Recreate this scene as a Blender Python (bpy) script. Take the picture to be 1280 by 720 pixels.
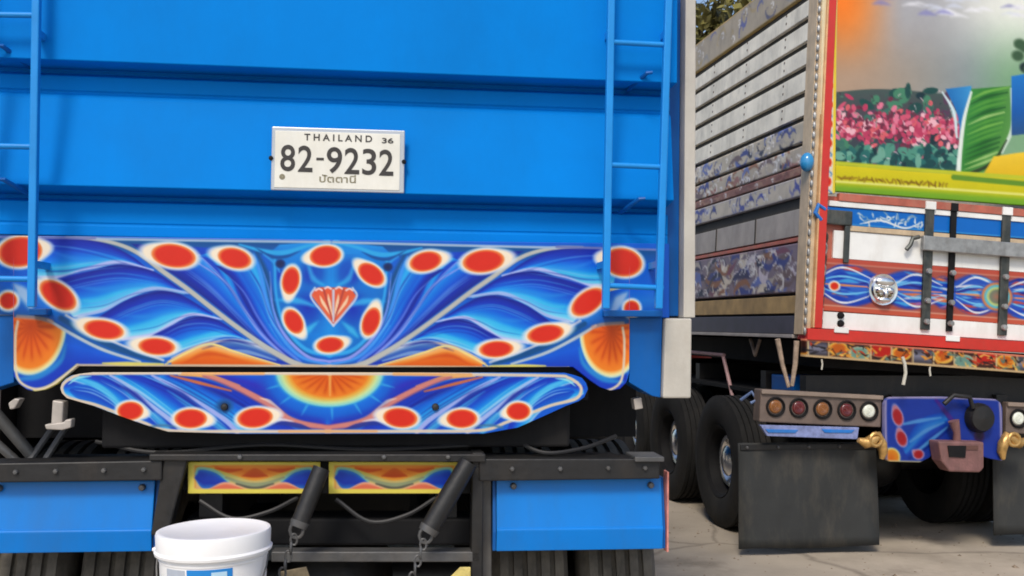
import bpy, bmesh, math, random
import numpy as np
from mathutils import Matrix, Vector
R = math.radians
rng = random.Random(7)
for o in list(bpy.data.objects): bpy.data.objects.remove(o)
S = bpy.context.scene
COL = S.collection

# ------------------------------------------------------------------ camera, sky, sun, exposure
F = 1240.0                                   # focal length in photo pixels (1280 wide)
CAM = Vector((0, 0, 1.65)); PITCH = R(2.1); ROLL = R(0.6)
fwd = Vector((0, math.cos(PITCH), math.sin(PITCH)))
rt0 = Vector((1, 0, 0)); up0 = rt0.cross(fwd)
rt = rt0*math.cos(ROLL) + up0*math.sin(ROLL)
up = up0*math.cos(ROLL) - rt0*math.sin(ROLL)
cd = bpy.data.cameras.new('camera'); cam = bpy.data.objects.new('camera', cd); COL.objects.link(cam)
cd.sensor_width = 36; cd.lens = F/1280*36; cd.clip_end = 3000; cd.clip_start = .05
cam.matrix_world = Matrix(((rt.x, up.x, -fwd.x, CAM.x), (rt.y, up.y, -fwd.y, CAM.y), (rt.z, up.z, -fwd.z, CAM.z), (0, 0, 0, 1)))
S.camera = cam
SUN_EL, SUN_AZ = R(48), R(-15)               # azimuth: degrees to the right of straight behind the camera
w = bpy.data.worlds.new('World'); S.world = w; w.use_nodes = True
nt = w.node_tree; nt.nodes.clear()
sky = nt.nodes.new('ShaderNodeTexSky'); sky.sky_type = 'NISHITA'; sky.sun_disc = False
sky.sun_elevation = SUN_EL; sky.sun_rotation = math.pi - SUN_AZ; sky.dust_density = 2.0; sky.ozone_density = 1.0; sky.air_density = 1.0
bg = nt.nodes.new('ShaderNodeBackground'); bg.inputs[1].default_value = 0.11
wo = nt.nodes.new('ShaderNodeOutputWorld')
nt.links.new(sky.outputs[0], bg.inputs[0]); nt.links.new(bg.outputs[0], wo.inputs[0])
sd = bpy.data.lights.new('sun', 'SUN'); sd.energy = 1.5; sd.angle = R(14); sd.color = (1.0, .93, .82)
sun = bpy.data.objects.new('sun', sd); COL.objects.link(sun)
sdir = Vector((math.sin(SUN_AZ)*math.cos(SUN_EL), -math.cos(SUN_AZ)*math.cos(SUN_EL), math.sin(SUN_EL)))   # towards the sun
sun.rotation_euler = sdir.to_track_quat('Z', 'Y').to_euler(); sun.location = (0, -5, 12)
S.view_settings.view_transform = 'Standard'; S.view_settings.look = 'None'; S.view_settings.gamma = 1
S.view_settings.exposure = 0.6
S.cycles.filter_width = 1.8
S.cycles.max_bounces = 8

# ------------------------------------------------------------------ measuring: a photo pixel as a point on a truck's own plane
def ray(px, py):
    return (fwd + rt*((px-640)/F) - up*((py-360)/F))
YAW_A, YAW_B = R(6.2), R(9.6)
r = ray(413, 410); LOC_A = Vector((r.x/r.y*3.5, 3.5, 0))
r = ray(1203, 440); LOC_B = Vector((r.x/r.y*7.25, 7.25, 0))
M_A = Matrix.Translation(LOC_A) @ Matrix.Rotation(YAW_A, 4, 'Z')
TILT_B = Matrix.Translation((0, 0, 1)) @ Matrix.Rotation(R(2.8), 4, 'Y') @ Matrix.Translation((0, 0, -1))
M_B0 = Matrix.Translation(LOC_B) @ Matrix.Rotation(YAW_B, 4, 'Z')
M_B = M_B0 @ TILT_B
def hit(M, px, py, axis, val):
    I = M.inverted(); o = I @ CAM; d = I.to_3x3() @ ray(px, py)
    return o + d*((val-o[axis])/d[axis])
def A(px, py, w=0): p = hit(M_A, px, py, 1, w); return (p.x, p.z)
def B(px, py, w=0): p = hit(M_B, px, py, 1, w); return (p.x, p.z)
def A3(px, py, w=0): return hit(M_A, px, py, 1, w)
def B3(px, py, w=0): return hit(M_B, px, py, 1, w)
def AZ(py, px=415, w=0): return A(px, py, w)[1]
def BZ(py, px=1100, w=0): return B(px, py, w)[1]
HW = -B(1008, 420)[0]                        # half width of the cargo truck
def BS(px, py): p = hit(M_B, px, py, 0, -HW); return (p.y, p.z)

# ------------------------------------------------------------------ helpers
def lin(c):
    c = np.asarray(c, float)/255
    return np.where(c <= .04045, c/12.92, ((c+.055)/1.055)**2.4)

class MB:
    def __init__(s): s.v = []; s.f = []
    def add(s, vs, fs):
        n = len(s.v); s.v += [tuple(v) for v in vs]; s.f += [tuple(i+n for i in f) for f in fs]; return s
    def box(s, x0, x1, y0, y1, z0, z1):
        return s.add([(x, y, z) for x in (x0, x1) for y in (y0, y1) for z in (z0, z1)],
                     [(0,1,3,2), (4,6,7,5), (0,4,5,1), (2,3,7,6), (0,2,6,4), (1,5,7,3)])
    def prism(s, poly, y0, y1):              # polygon in x,z run through y
        n = len(poly)
        return s.add([(x, y0, z) for x, z in poly]+[(x, y1, z) for x, z in poly],
                     [tuple(range(n)), tuple(range(2*n-1, n-1, -1))]+[(i, (i+1) % n, n+(i+1) % n, n+i) for i in range(n)])
    def run(s, prof, x0, x1, close=True):    # profile in y,z run along x
        n = len(prof); fs = [(i, (i+1) % n, n+(i+1) % n, n+i) for i in range(n if close else n-1)]
        if close: fs += [tuple(range(n)), tuple(range(2*n-1, n-1, -1))]
        return s.add([(x0, y, z) for y, z in prof]+[(x1, y, z) for y, z in prof], fs)
    def runy(s, prof, y0, y1):               # profile in x,z open strip along y
        return s.prism(prof, y0, y1)
    def tube(s, path, r, n=8, flat=1.0):
        path = [Vector(p) for p in path]; rs = r if isinstance(r, (list, tuple)) else [r]*len(path)
        vs = []; fs = []; pu = None
        for i, p in enumerate(path):
            d = (path[min(i+1, len(path)-1)]-path[max(i-1, 0)]).normalized()
            if pu is None: pu = d.cross(Vector((.31, .2, .93))).normalized()
            pu = (pu-d*pu.dot(d)).normalized(); pv = d.cross(pu)
            for k in range(n):
                a = 2*math.pi*k/n; vs.append(p+(pu*math.cos(a)+pv*math.sin(a)*flat)*rs[i])
        for i in range(len(path)-1):
            for k in range(n): fs.append((i*n+k, i*n+(k+1) % n, (i+1)*n+(k+1) % n, (i+1)*n+k))
        fs += [tuple(range(n)), tuple(range((len(path)-1)*n, len(path)*n))]
        return s.add(vs, fs)
    def lathe(s, prof, c=(0, 0, 0), axis='z', n=32, M=None):
        vs = []; fs = []; m = len(prof)
        for k in range(n):
            a = 2*math.pi*k/n
            for r_, h in prof:
                p = {'z': (r_*math.cos(a), r_*math.sin(a), h), 'x': (h, r_*math.cos(a), r_*math.sin(a)), 'y': (r_*math.cos(a), h, r_*math.sin(a))}[axis]
                p = Vector(p)
                if M: p = M @ p
                vs.append(p+Vector(c))
        for k in range(n):
            for i in range(m-1): fs.append((k*m+i, k*m+i+1, ((k+1) % n)*m+i+1, ((k+1) % n)*m+i))
        return s.add(vs, fs)
    def ball(s, c, rx, ry, rz, n=12, m=8):
        prof = [(max(math.sin(math.pi*i/m), 1e-4), -math.cos(math.pi*i/m)) for i in range(m+1)]
        t = MB().lathe(prof, n=n)
        return s.add([(c[0]+x*rx, c[1]+y*ry, c[2]+z*rz) for x, y, z in t.v], t.f)
    def mesh(s, name, mat, smooth=False):
        me = bpy.data.meshes.new(name); me.from_pydata(s.v, [], s.f); me.update()
        bm = bmesh.new(); bm.from_mesh(me); bmesh.ops.remove_doubles(bm, verts=bm.verts, dist=1e-5)
        bmesh.ops.recalc_face_normals(bm, faces=bm.faces); bm.to_mesh(me); bm.free()
        if mat: me.materials.append(mat)
        if smooth:
            me.polygons.foreach_set('use_smooth', [True]*len(me.polygons)); me.set_sharp_from_angle(angle=R(40))
        return me

def obj(name, mb, mat, parent=None, tilt=False, bevel=0, smooth=False):
    me = mb if isinstance(mb, bpy.types.Mesh) else mb.mesh(name, mat, smooth)
    o = bpy.data.objects.new(name, me); COL.objects.link(o)
    if parent: o.parent = parent
    if tilt: o.matrix_local = TILT_B
    if bevel:
        m = o.modifiers.new('bevel', 'BEVEL'); m.width = bevel; m.segments = 2; m.limit_method = 'ANGLE'; m.angle_limit = R(40)
    return o
def thing(name, label, cat, M):
    o = bpy.data.objects.new(name, None); COL.objects.link(o); o.matrix_world = M; o.empty_display_size = .2
    o['label'] = label; o['category'] = cat; return o
def tag(o, label=None, cat=None, group=None, kind=None):
    for k, v in (('label', label), ('category', cat), ('group', group), ('kind', kind)):
        if v: o[k] = v
    return o

def mat(name, col, rough=.5, metal=0., var=.15, scale=6., bump=0., bscale=60., coat=0., dirt=None, damt=.4, attr=None, spec=.5):
    m = bpy.data.materials.new(name); m.use_nodes = True; n = m.node_tree.nodes; l = m.node_tree.links
    p = n['Principled BSDF']; p.inputs['Roughness'].default_value = rough; p.inputs['Metallic'].default_value = metal
    p.inputs['Coat Weight'].default_value = coat; p.inputs['Coat Roughness'].default_value = .15; p.inputs['Specular IOR Level'].default_value = spec
    tc = n.new('ShaderNodeTexCoord')
    nz = n.new('ShaderNodeTexNoise'); nz.inputs['Scale'].default_value = scale; nz.inputs['Detail'].default_value = 6; nz.inputs['Roughness'].default_value = .62
    l.new(tc.outputs['Object'], nz.inputs['Vector'])
    mr = n.new('ShaderNodeMapRange'); mr.inputs[1].default_value = .3; mr.inputs[2].default_value = .7
    mr.inputs[3].default_value = 1-var; mr.inputs[4].default_value = 1+var
    l.new(nz.outputs[0], mr.inputs[0])
    mx = n.new('ShaderNodeMix'); mx.data_type = 'RGBA'; mx.blend_type = 'MULTIPLY'; mx.inputs[0].default_value = 1
    if attr:
        a = n.new('ShaderNodeAttribute'); a.attribute_name = attr; l.new(a.outputs['Color'], mx.inputs[6])
    else: mx.inputs[6].default_value = (*col, 1)
    l.new(mr.outputs[0], mx.inputs[7]); out = mx.outputs[2]
    if dirt:
        n2 = n.new('ShaderNodeTexNoise'); n2.inputs['Scale'].default_value = scale*.6; n2.inputs['Detail'].default_value = 9; n2.inputs['Roughness'].default_value = .7
        mp = n.new('ShaderNodeMapping'); mp.inputs['Scale'].default_value = (1.6, 1.6, .5); l.new(tc.outputs['Object'], mp.inputs[0]); l.new(mp.outputs[0], n2.inputs['Vector'])
        m2 = n.new('ShaderNodeMapRange'); m2.inputs[1].default_value = .48; m2.inputs[2].default_value = .75; m2.inputs[3].default_value = 0; m2.inputs[4].default_value = damt
        l.new(n2.outputs[0], m2.inputs[0])
        md = n.new('ShaderNodeMix'); md.data_type = 'RGBA'; l.new(m2.outputs[0], md.inputs[0]); l.new(out, md.inputs[6]); md.inputs[7].default_value = (*dirt, 1); out = md.outputs[2]
    l.new(out, p.inputs['Base Color'])
    rr = n.new('ShaderNodeMapRange'); rr.inputs[3].default_value = max(rough-.1, .02); rr.inputs[4].default_value = min(rough+.14, 1); l.new(nz.outputs[0], rr.inputs[0]); l.new(rr.outputs[0], p.inputs['Roughness'])
    if bump:
        n3 = n.new('ShaderNodeTexNoise'); n3.inputs['Scale'].default_value = bscale; n3.inputs['Detail'].default_value = 4; l.new(tc.outputs['Object'], n3.inputs['Vector'])
        b = n.new('ShaderNodeBump'); b.inputs['Strength'].default_value = bump; b.inputs['Distance'].default_value = .01
        l.new(n3.outputs[0], b.inputs['Height']); l.new(b.outputs[0], p.inputs['Normal'])
    return m

BLUE = mat('blue_gloss_paint', (.0, .195, .63), .58, var=.09, scale=1.7, bump=.14, bscale=2.2, coat=.0, spec=.06, dirt=(.004, .13, .40), damt=.3)
BLUE_LAD = mat('light_blue_ladder_paint', (.01, .24, .66), .4, var=.1, spec=.3)
BLUE_DK = mat('deep_blue_paint', (.001, .10, .38), .4, var=.12, spec=.25, dirt=(.03, .10, .22), damt=.25)
PAINT = mat('painted_mural', (1, 1, 1), .34, var=.04, scale=9, attr='paint', coat=.0, spec=.3)
PAINTD = mat('weathered_painted_boards', (1, 1, 1), .5, var=.14, scale=8, attr='paint', dirt=(.10, .09, .08), damt=.35)
STEEL = mat('dark_chassis_steel', (.009, .009, .0095), .5, var=.4, scale=7, bump=.2, bscale=30, dirt=(.055, .042, .03), damt=.35)
GREYST = mat('dull_grey_steel', (.10, .10, .10), .45, metal=.3, var=.3, scale=9, bump=.15, bscale=40, dirt=(.16, .13, .10), damt=.4)
BLACK = mat('black_steel', (.008, .008, .009), .7, var=.3, dirt=(.03, .027, .024), damt=.4, spec=.2)
RUBBER = mat('tyre_rubber', (.014, .014, .014), .85, var=.3, bump=.2, bscale=40, dirt=(.06, .05, .04), damt=.3, spec=.25)
FLAP = mat('rubber_flap', (.026, .028, .028), .75, var=.25, scale=4, bump=.2, bscale=9, dirt=(.13, .11, .08), damt=.5)
BEIGE = mat('weathered_beige_paint', (.50, .47, .41), .55, var=.12, scale=5, bump=.1, dirt=(.26, .19, .12), damt=.35)
WHITEP = mat('white_plastic', (.86, .855, .85), .4, var=.03, scale=8, dirt=(.55, .5, .44), damt=.14)
WHITE = mat('white_enamel', (.80, .80, .77), .4, var=.06, scale=5, dirt=(.45, .38, .30), damt=.35)
PLATE = mat('number_plate_white', (.74, .73, .66), .35, var=.06, scale=10, dirt=(.5, .45, .33), damt=.3)
PLATEED = mat('plate_edge_metal', (.45, .48, .52), .3, metal=.5, var=.1)
INK = mat('plate_ink', (.028, .024, .022), .5, var=.25, scale=30)
INKG = mat('faded_plate_ink', (.22, .20, .13), .6, var=.3, scale=30)
RED = mat('red_paint', (.56, .022, .012), .38, var=.12, scale=5, coat=.2, dirt=(.25, .05, .03), damt=.4)
SALMON = mat('salmon_red_paint', (.42, .11, .07), .5, var=.25, scale=8, dirt=(.3, .2, .14), damt=.5)
CREAM = mat('cream_paint', (.55, .42, .27), .5, var=.2, scale=8, dirt=(.2, .14, .1), damt=.5)
BBLUE = mat('bright_blue_band', (.006, .17, .58), .4, var=.15, scale=6, dirt=(.2, .3, .4), damt=.3)
CHROME = mat('chrome', (.85, .85, .85), .2, metal=1, var=.15, scale=20)
SILVER = mat('silver_steel', (.36, .36, .35), .38, metal=.6, var=.3, scale=12, dirt=(.18, .15, .12), damt=.5)
DKBAR = mat('greenish_dark_bar', (.05, .058, .055), .42, metal=.3, var=.4, scale=14, dirt=(.2, .17, .13), damt=.5)
GOLD = mat('gold_casting', (.55, .33, .11), .35, metal=.55, var=.35, scale=16, bump=.3, bscale=30)
PINKM = mat('dusty_pink_coupling', (.20, .095, .088), .55, var=.25, scale=10, bump=.2, dirt=(.08, .05, .04), damt=.6)
AMBER = mat('amber_lens', (.25, .095, .025), .25, var=.15, scale=30, coat=.4)
REDL = mat('red_lens', (.13, .018, .02), .25, var=.15, scale=30, coat=.4)
WHL = mat('white_lens', (.75, .78, .68), .2, var=.1, scale=30, coat=.4)
BUMPR = mat('grey_brown_bumper', (.15, .11, .09), .5, var=.25, scale=8, dirt=(.08, .06, .05), damt=.5)
SLAT = mat('grey_white_boards', (.80, .74, .61), .55, var=.16, scale=5, bump=.15, dirt=(.16, .14, .11), damt=.5)
GAPM = mat('dark_board_backing', (.045, .04, .032), .8, var=.3)
ROPE = mat('pale_cord', (.55, .52, .44), .9, var=.2)
LBLUE = mat('label_blue', (.01, .22, .62), .4, var=.05)
LPALE = mat('label_pale_blue', (.45, .66, .8), .4, var=.1)

# ------------------------------------------------------------------ painter: brush strokes evaluated at the vertices of a fine panel mesh
def smooth_path(pts, k=10):
    p = np.array(pts, float)
    if len(p) < 3: return p
    q = np.vstack([2*p[0]-p[1], p, 2*p[-1]-p[-2]]); out = []
    for i in range(1, len(q)-2):
        t = np.linspace(0, 1, k, endpoint=False)[:, None]; a, b, c, d = q[i-1], q[i], q[i+1], q[i+2]
        out.append(.5*((2*b)+(-a+c)*t+(2*a-5*b+4*c-d)*t*t+(-a+3*b-3*c+d)*t**3))
    return np.vstack(out+[p[-1:]])
def sstep(a, b, x):
    t = np.clip((x-a)/(b-a), 0, 1); return t*t*(3-2*t)
def mixstops(stops, s):
    xs = [a for a, _ in stops]; cs = np.array([c for _, c in stops], float)
    return np.stack([np.interp(s, xs, cs[:, i]) for i in range(3)], -1)
class Paint:
    """Colours in sRGB 0-255 on points P (metres); m maps a design pixel to metres, px is one pixel in metres."""
    def __init__(s, P, base, m, px, mirror=None):
        s.P = P; s.c = np.tile(np.array(base, float), (len(P), 1)); s.m = m; s.px = px; s.mir = mirror
    def pts(s, pts, mirrored):
        q = np.array([s.m(*p) for p in pts])
        if mirrored: q[:, 0] = 2*s.mir-q[:, 0]
        return q
    def sides(s, both): return (False, True) if both and s.mir is not None else (False,)
    def near(s, q, pad):
        lo = q.min(0)-pad; hi = q.max(0)+pad
        return np.where(((s.P >= lo) & (s.P <= hi)).all(1))[0]
    def dist(s, P, q):
        best = np.full(len(P), 1e9); par = np.zeros(len(P)); n = len(q)-1
        for i in range(n):
            a, d = q[i], q[i+1]-q[i]; L = d@d+1e-12
            t = np.clip(((P-a)@d)/L, 0, 1); e = ((P-a-t[:, None]*d)**2).sum(1)
            k = e < best; best[k] = e[k]; par[k] = (i+t[k])/n
        return np.sqrt(best), par
    def blend(s, idx, col, a):
        s.c[idx] = s.c[idx]*(1-a[:, None])+np.asarray(col, float)*a[:, None]
    def stroke(s, pts, wd, col, soft=1.3, alpha=1., both=True):
        for mm in s.sides(both):
            q = smooth_path(s.pts(pts, mm)); W = np.atleast_1d(np.array(wd, float))*s.px/2
            idx = s.near(q, W.max()+3*soft*s.px)
            if not len(idx): continue
            d, t = s.dist(s.P[idx], q); ww = np.interp(t, np.linspace(0, 1, len(W)), W)
            a = 1-sstep(ww-soft*s.px, ww+soft*s.px, d)
            s.blend(idx, col, a*alpha*np.minimum(1, ww/(soft*s.px*.6)))
    def leaf(s, U, L, stops, soft=1.2, both=True, alpha=1., along=None):
        for mm in s.sides(both):
            u = smooth_path(s.pts(U, mm)); l_ = smooth_path(s.pts(L, mm)); poly = np.vstack([u, l_[::-1]])
            idx = s.near(poly, 3*soft*s.px)
            if not len(idx): continue
            P = s.P[idx]; d1, t1 = s.dist(P, u); d2, t2 = s.dist(P, l_)
            ins = np.zeros(len(P), bool); n = len(poly); j = n-1
            for i in range(n):
                a, b = poly[i], poly[j]
                c = ((a[1] > P[:, 1]) != (b[1] > P[:, 1])) & (P[:, 0] < (b[0]-a[0])*(P[:, 1]-a[1])/(b[1]-a[1]+1e-12)+a[0])
                ins ^= c; j = i
            de, _ = s.dist(P, np.vstack([poly, poly[:1]])); sd = np.where(ins, de, -de)
            a = sstep(-soft*s.px, soft*s.px, sd)*alpha
            c = mixstops(stops, d1/(d1+d2+1e-9))
            if along is not None:
                k = np.interp(t1, [x for x, _, _ in along], [z for _, _, z in along])[:, None]; c = c*(1-k)+np.array(along[0][1], float)*k
            s.blend(idx, c, a)
    def blob(s, cx, cy, rx, ry, ang=0, tip=None, core=(226, 44, 26), rim=(255, 240, 214), glow=(222, 232, 244), edge=(244, 140, 70), both=True, ringw=5.):
        """a tear shaped petal: red core, pale rim, tip = direction of its point in degrees (0 right, 90 up)"""
        for mm in s.sides(both):
            c = s.pts([(cx, cy)], mm)[0]; idx = s.near(c[None], (max(rx, ry)*1.9+12)*s.px)
            if not len(idx): continue
            d = (s.P[idx]-c)/s.px; d = d.copy()
            if mm: d[:, 0] *= -1
            a = R(ang); x = d[:, 0]*math.cos(a)+d[:, 1]*math.sin(a); y = -d[:, 0]*math.sin(a)+d[:, 1]*math.cos(a)
            r_ = np.sqrt((x/rx)**2+(y/ry)**2)+1e-9
            if tip is not None:
                th = np.arctan2(d[:, 1], d[:, 0]); dd = np.abs((th-R(tip)+np.pi) % (2*np.pi)-np.pi)
                r_out = r_/(1+.30*np.exp(-(dd/.36)**2))
            else: r_out = r_
            m_ = min(rx, ry); k = 1/m_
            e = ringw*k
            s.blend(idx, glow, .8*(1-sstep(1+e*.35, 1+e*.95, r_out)))
            s.blend(idx, rim, 1-sstep(1+e*.05, 1+e*.5, r_out))
            s.blend(idx, edge, 1-sstep(1-.5*k, 1+e*.22, r_))
            cc = np.array(core, float)
            s.blend(idx, cc, 1-sstep(.86-1.5*k, 1.02, r_))
    def disc(s, cx, cy, rx, ry, stops, soft=.04, both=False, rays=None, clip=None):
        for mm in s.sides(both):
            c = s.pts([(cx, cy)], mm)[0]; idx = s.near(c[None], max(rx, ry)*1.2*s.px)
            if not len(idx): continue
            d = (s.P[idx]-c)/s.px
            if mm: d = d*np.array([-1, 1])
            r_ = np.sqrt((d[:, 0]/rx)**2+(d[:, 1]/ry)**2)
            col = mixstops(stops, r_)
            if rays:
                th = np.arctan2(d[:, 1]/ry, d[:, 0]/rx); k = (.5+.5*np.cos(th*rays[0]))**2*sstep(.0, .25, r_)*(1-sstep(rays[2]-.25, rays[2], r_))*.75
                col = col*(1-k[:, None])+np.array(rays[1], float)*k[:, None]
            s.blend(idx, col, 1-sstep(1-soft, 1+soft, r_))
    def final(s, k=.86):
        return lin(np.clip(s.c, 0, 255))*k*.9

def column_panel(name, xs, top, bot, ny, plane, yw, thick, painter, material, parent, tilt=False):
    """a sheet whose outline is top(x)..bot(x) in design pixels, on a truck plane at depth yw, with rim of real thickness"""
    nx = len(xs); P = np.zeros((nx, ny, 2))
    for i, x in enumerate(xs):
        a = plane(x, top(x)); b = plane(x, bot(x))
        t = np.linspace(0, 1, ny)[:, None]; P[i] = np.array(a)*(1-t)+np.array(b)*t
    P2 = P.reshape(-1, 2); V = np.stack([P2[:, 0], np.full(len(P2), yw), P2[:, 1]], 1)
    ii, jj = np.meshgrid(np.arange(nx-1), np.arange(ny-1), indexing='ij'); q = (ii*ny+jj).ravel()
    Fc = np.stack([q, q+1, q+ny+1, q+ny], 1)
    ring = [i*ny for i in range(nx)]+[(nx-1)*ny+j for j in range(1, ny)]+[i*ny+ny-1 for i in range(nx-2, -1, -1)]+[j for j in range(ny-2, 0, -1)]
    n0 = len(V); back = V[ring].copy(); back[:, 1] += thick; V = np.vstack([V, back]); k = len(ring)
    sk = np.array([(ring[i], ring[(i+1) % k], n0+(i+1) % k, n0+i) for i in range(k)])
    Fa = np.vstack([Fc, sk])
    return paint_mesh(name, V, Fa, painter(P2), [ring[i] for i in range(k)], material, parent, tilt)
def paint_mesh(name, V, Fa, C, extra, material, parent, tilt):
    me = bpy.data.meshes.new(name); me.vertices.add(len(V)); me.vertices.foreach_set('co', V.astype(np.float32).ravel())
    me.loops.add(len(Fa)*4); me.loops.foreach_set('vertex_index', Fa.astype(np.int32).ravel())
    me.polygons.add(len(Fa)); me.polygons.foreach_set('loop_start', np.arange(0, len(Fa)*4, 4, dtype=np.int32))
    me.update(calc_edges=True); me.validate()
    C = np.vstack([C, C[extra]]) if extra is not None else C
    at = me.attributes.new('paint', 'FLOAT_COLOR', 'POINT'); at.data.foreach_set('color', np.hstack([C, np.ones((len(C), 1))]).astype(np.float32).ravel())
    me.materials.append(material)
    return obj(name, me, None, parent, tilt)

# ------------------------------------------------------------------ ground
def ground_material():
    m = mat('worn_pale_concrete', (.43, .365, .285), .85, var=.2, scale=.9, bump=.2, bscale=60, dirt=(.16, .125, .09), damt=.55)
    n, l = m.node_tree.nodes, m.node_tree.links; p = n['Principled BSDF']; src = p.inputs['Base Color'].links[0].from_socket
    tc = n.new('ShaderNodeTexCoord'); vo = n.new('ShaderNodeTexVoronoi'); vo.feature = 'DISTANCE_TO_EDGE'; vo.inputs['Scale'].default_value = .55
    nz = n.new('ShaderNodeTexNoise'); nz.inputs['Scale'].default_value = 3; nz.inputs['Detail'].default_value = 5
    ad = n.new('ShaderNodeMix'); ad.data_type = 'RGBA'; ad.inputs[0].default_value = .12; l.new(tc.outputs['Object'], ad.inputs[6]); l.new(nz.outputs['Color'], ad.inputs[7]); l.new(tc.outputs['Object'], nz.inputs['Vector']); l.new(ad.outputs[2], vo.inputs['Vector'])
    cr = n.new('ShaderNodeMapRange'); cr.inputs[1].default_value = .0; cr.inputs[2].default_value = .012; cr.inputs[3].default_value = .45; cr.inputs[4].default_value = 0; l.new(vo.outputs['Distance'], cr.inputs[0])
    mx = n.new('ShaderNodeMix'); mx.data_type = 'RGBA'; l.new(cr.outputs[0], mx.inputs[0]); l.new(src, mx.inputs[6]); mx.inputs[7].default_value = (.07, .055, .04, 1)
    st = n.new('ShaderNodeTexNoise'); st.inputs['Scale'].default_value = .8; st.inputs['Detail'].default_value = 8; st.inputs['Roughness'].default_value = .65; l.new(tc.outputs['Object'], st.inputs['Vector'])
    sr = n.new('ShaderNodeMapRange'); sr.inputs[1].default_value = .56; sr.inputs[2].default_value = .68; sr.inputs[3].default_value = 0; sr.inputs[4].default_value = .6; l.new(st.outputs[0], sr.inputs[0])
    m2 = n.new('ShaderNodeMix'); m2.data_type = 'RGBA'; l.new(sr.outputs[0], m2.inputs[0]); l.new(mx.outputs[2], m2.inputs[6]); m2.inputs[7].default_value = (.11, .085, .06, 1)
    l.new(m2.outputs[2], p.inputs['Base Color'])
    return m
N = 60; g = MB()
ext = [-900, -300, -100, -40] + [-20+i*1.0 for i in range(41)] + [40, 100, 300, 900]
for x in ext:
    for y in ext: g.v.append((x, y+8, 0))
k = len(ext)
for i in range(k-1):
    for j in range(k-1): g.f.append((i*k+j, (i+1)*k+j, (i+1)*k+j+1, i*k+j+1))
ground = obj('ground', g, ground_material()); tag(ground, 'pale worn concrete yard under both trucks', None, None, 'structure')
gv = MB()
for i in range(1500):
    x, y = rng.uniform(-1, 5.5), rng.uniform(4.3, 11); s_ = rng.uniform(.004, .013)*(2.4 if rng.random() < .04 else 1)
    a = rng.random()*6; c, s = math.cos(a)*s_, math.sin(a)*s_
    gv.add([(x+c, y+s, 0), (x-s, y+c, 0), (x-c, y-s, 0), (x+s, y-c, 0), (x+rng.uniform(-.3, .3)*s_, y, s_*rng.uniform(.4, .9))], [(0,1,4), (1,2,4), (2,3,4), (3,0,4)])
tag(obj('gravel', gv, mat('grit', (.22, .17, .12), .9, var=.5, scale=40)), 'fine brown grit scattered over the pale concrete', None, None, 'stuff')

# ================================================================== BLUE TRUCK
TA = thing('blue_truck', 'near blue truck with floral painted rear board and plate 82-9232', 'truck', M_A)
XL, XR = A(-27, 250)[0], A(838, 250)[0]
ZT = 3.0
# ribbed tailgate sheet: profile (depth, height); deep pressed ribs
z = lambda y: AZ(y)
W0, W1, W2 = -.085, -.05, .03
prof = [(W0, ZT)]+[(w_, AZ(y, 415, w_)) for w_, y in ((W0, 87.5), (W0+.010, 88.6), (.045, 99), (.045, 104.5), (.016, 106.2), (.010, 107), (.010, 124), (.016, 125.5), (.016, 128), (.004, 130), (-.004, 134), (W1, 240), (W1+.010, 241.2), (.078, 252), (.078, 257), (W2+.008, 259), (W2+.002, 260), (W2+.002, 284), (W2+.006, 286), (W2+.002, 289), (W2, 301))]+[(.19, z(301)), (.19, ZT)]
obj('tailgate', MB().run(prof, XL, XR), BLUE, TA, smooth=False, bevel=.004)
# cargo box behind the tailgate
bd = MB()
zf = z(395)
bd.box(XL+.02, XR+.04, .195, 6.3, zf, zf+.1)
bd.box(XL+.02, XL+.06, .195, 6.3, zf+.1, ZT); bd.box(XR, XR+.04, .195, 6.3, zf+.1, ZT); bd.box(XL+.06, XR, 6.24, 6.3, zf+.1, ZT)
obj('cargo_body', bd, BLUE_DK, TA)
for k in range(9):
    obj('side_rib', MB().box(XR+.04, XR+.10, .5+k*.7, .6+k*.7, zf, ZT), BLUE, TA)
# corner channel and pale corner post on the right
def poly_part(name, pts, y0, y1, m, parent, plane=A, bevel=.003, tilt=False, wp=0):
    return obj(name, MB().prism([plane(*p) for p in pts], y0, y1), m, parent, tilt, bevel)
poly_part('corner_channel', [(838.5, -60), (856, -60), (853, 395), (826, 395)], .05, .14, BLUE_DK, TA)
poly_part('corner_post', [(856.5, -60), (869, -60), (868, 397), (853.5, 397)], -.01, .16, BEIGE, TA)
poly_part('post_foot', [(829, 398), (862, 398), (861, 497), (826, 497)], -.03, .13, BEIGE, TA, bevel=.006)
# lower cross beam ends
poly_part('cross_beam_end', [(786, 397), (828, 397), (825.5, 497), (815, 495), (786, 478)], -.004, .2, BLUE_DK, TA)
poly_part('cross_beam_end', [(-27, 394), (18, 394), (18, 478), (-27, 492)], -.004, .2, BLUE_DK, TA)
poly_part('beam_ledge', [(44, 386), (66, 386), (66, 394), (44, 394)], -.06, .0, BLUE_DK, TA)
poly_part('beam_ledge', [(752, 388), (824, 388), (824, 396), (752, 396)], -.05, .0, BLUE_DK, TA)

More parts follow.
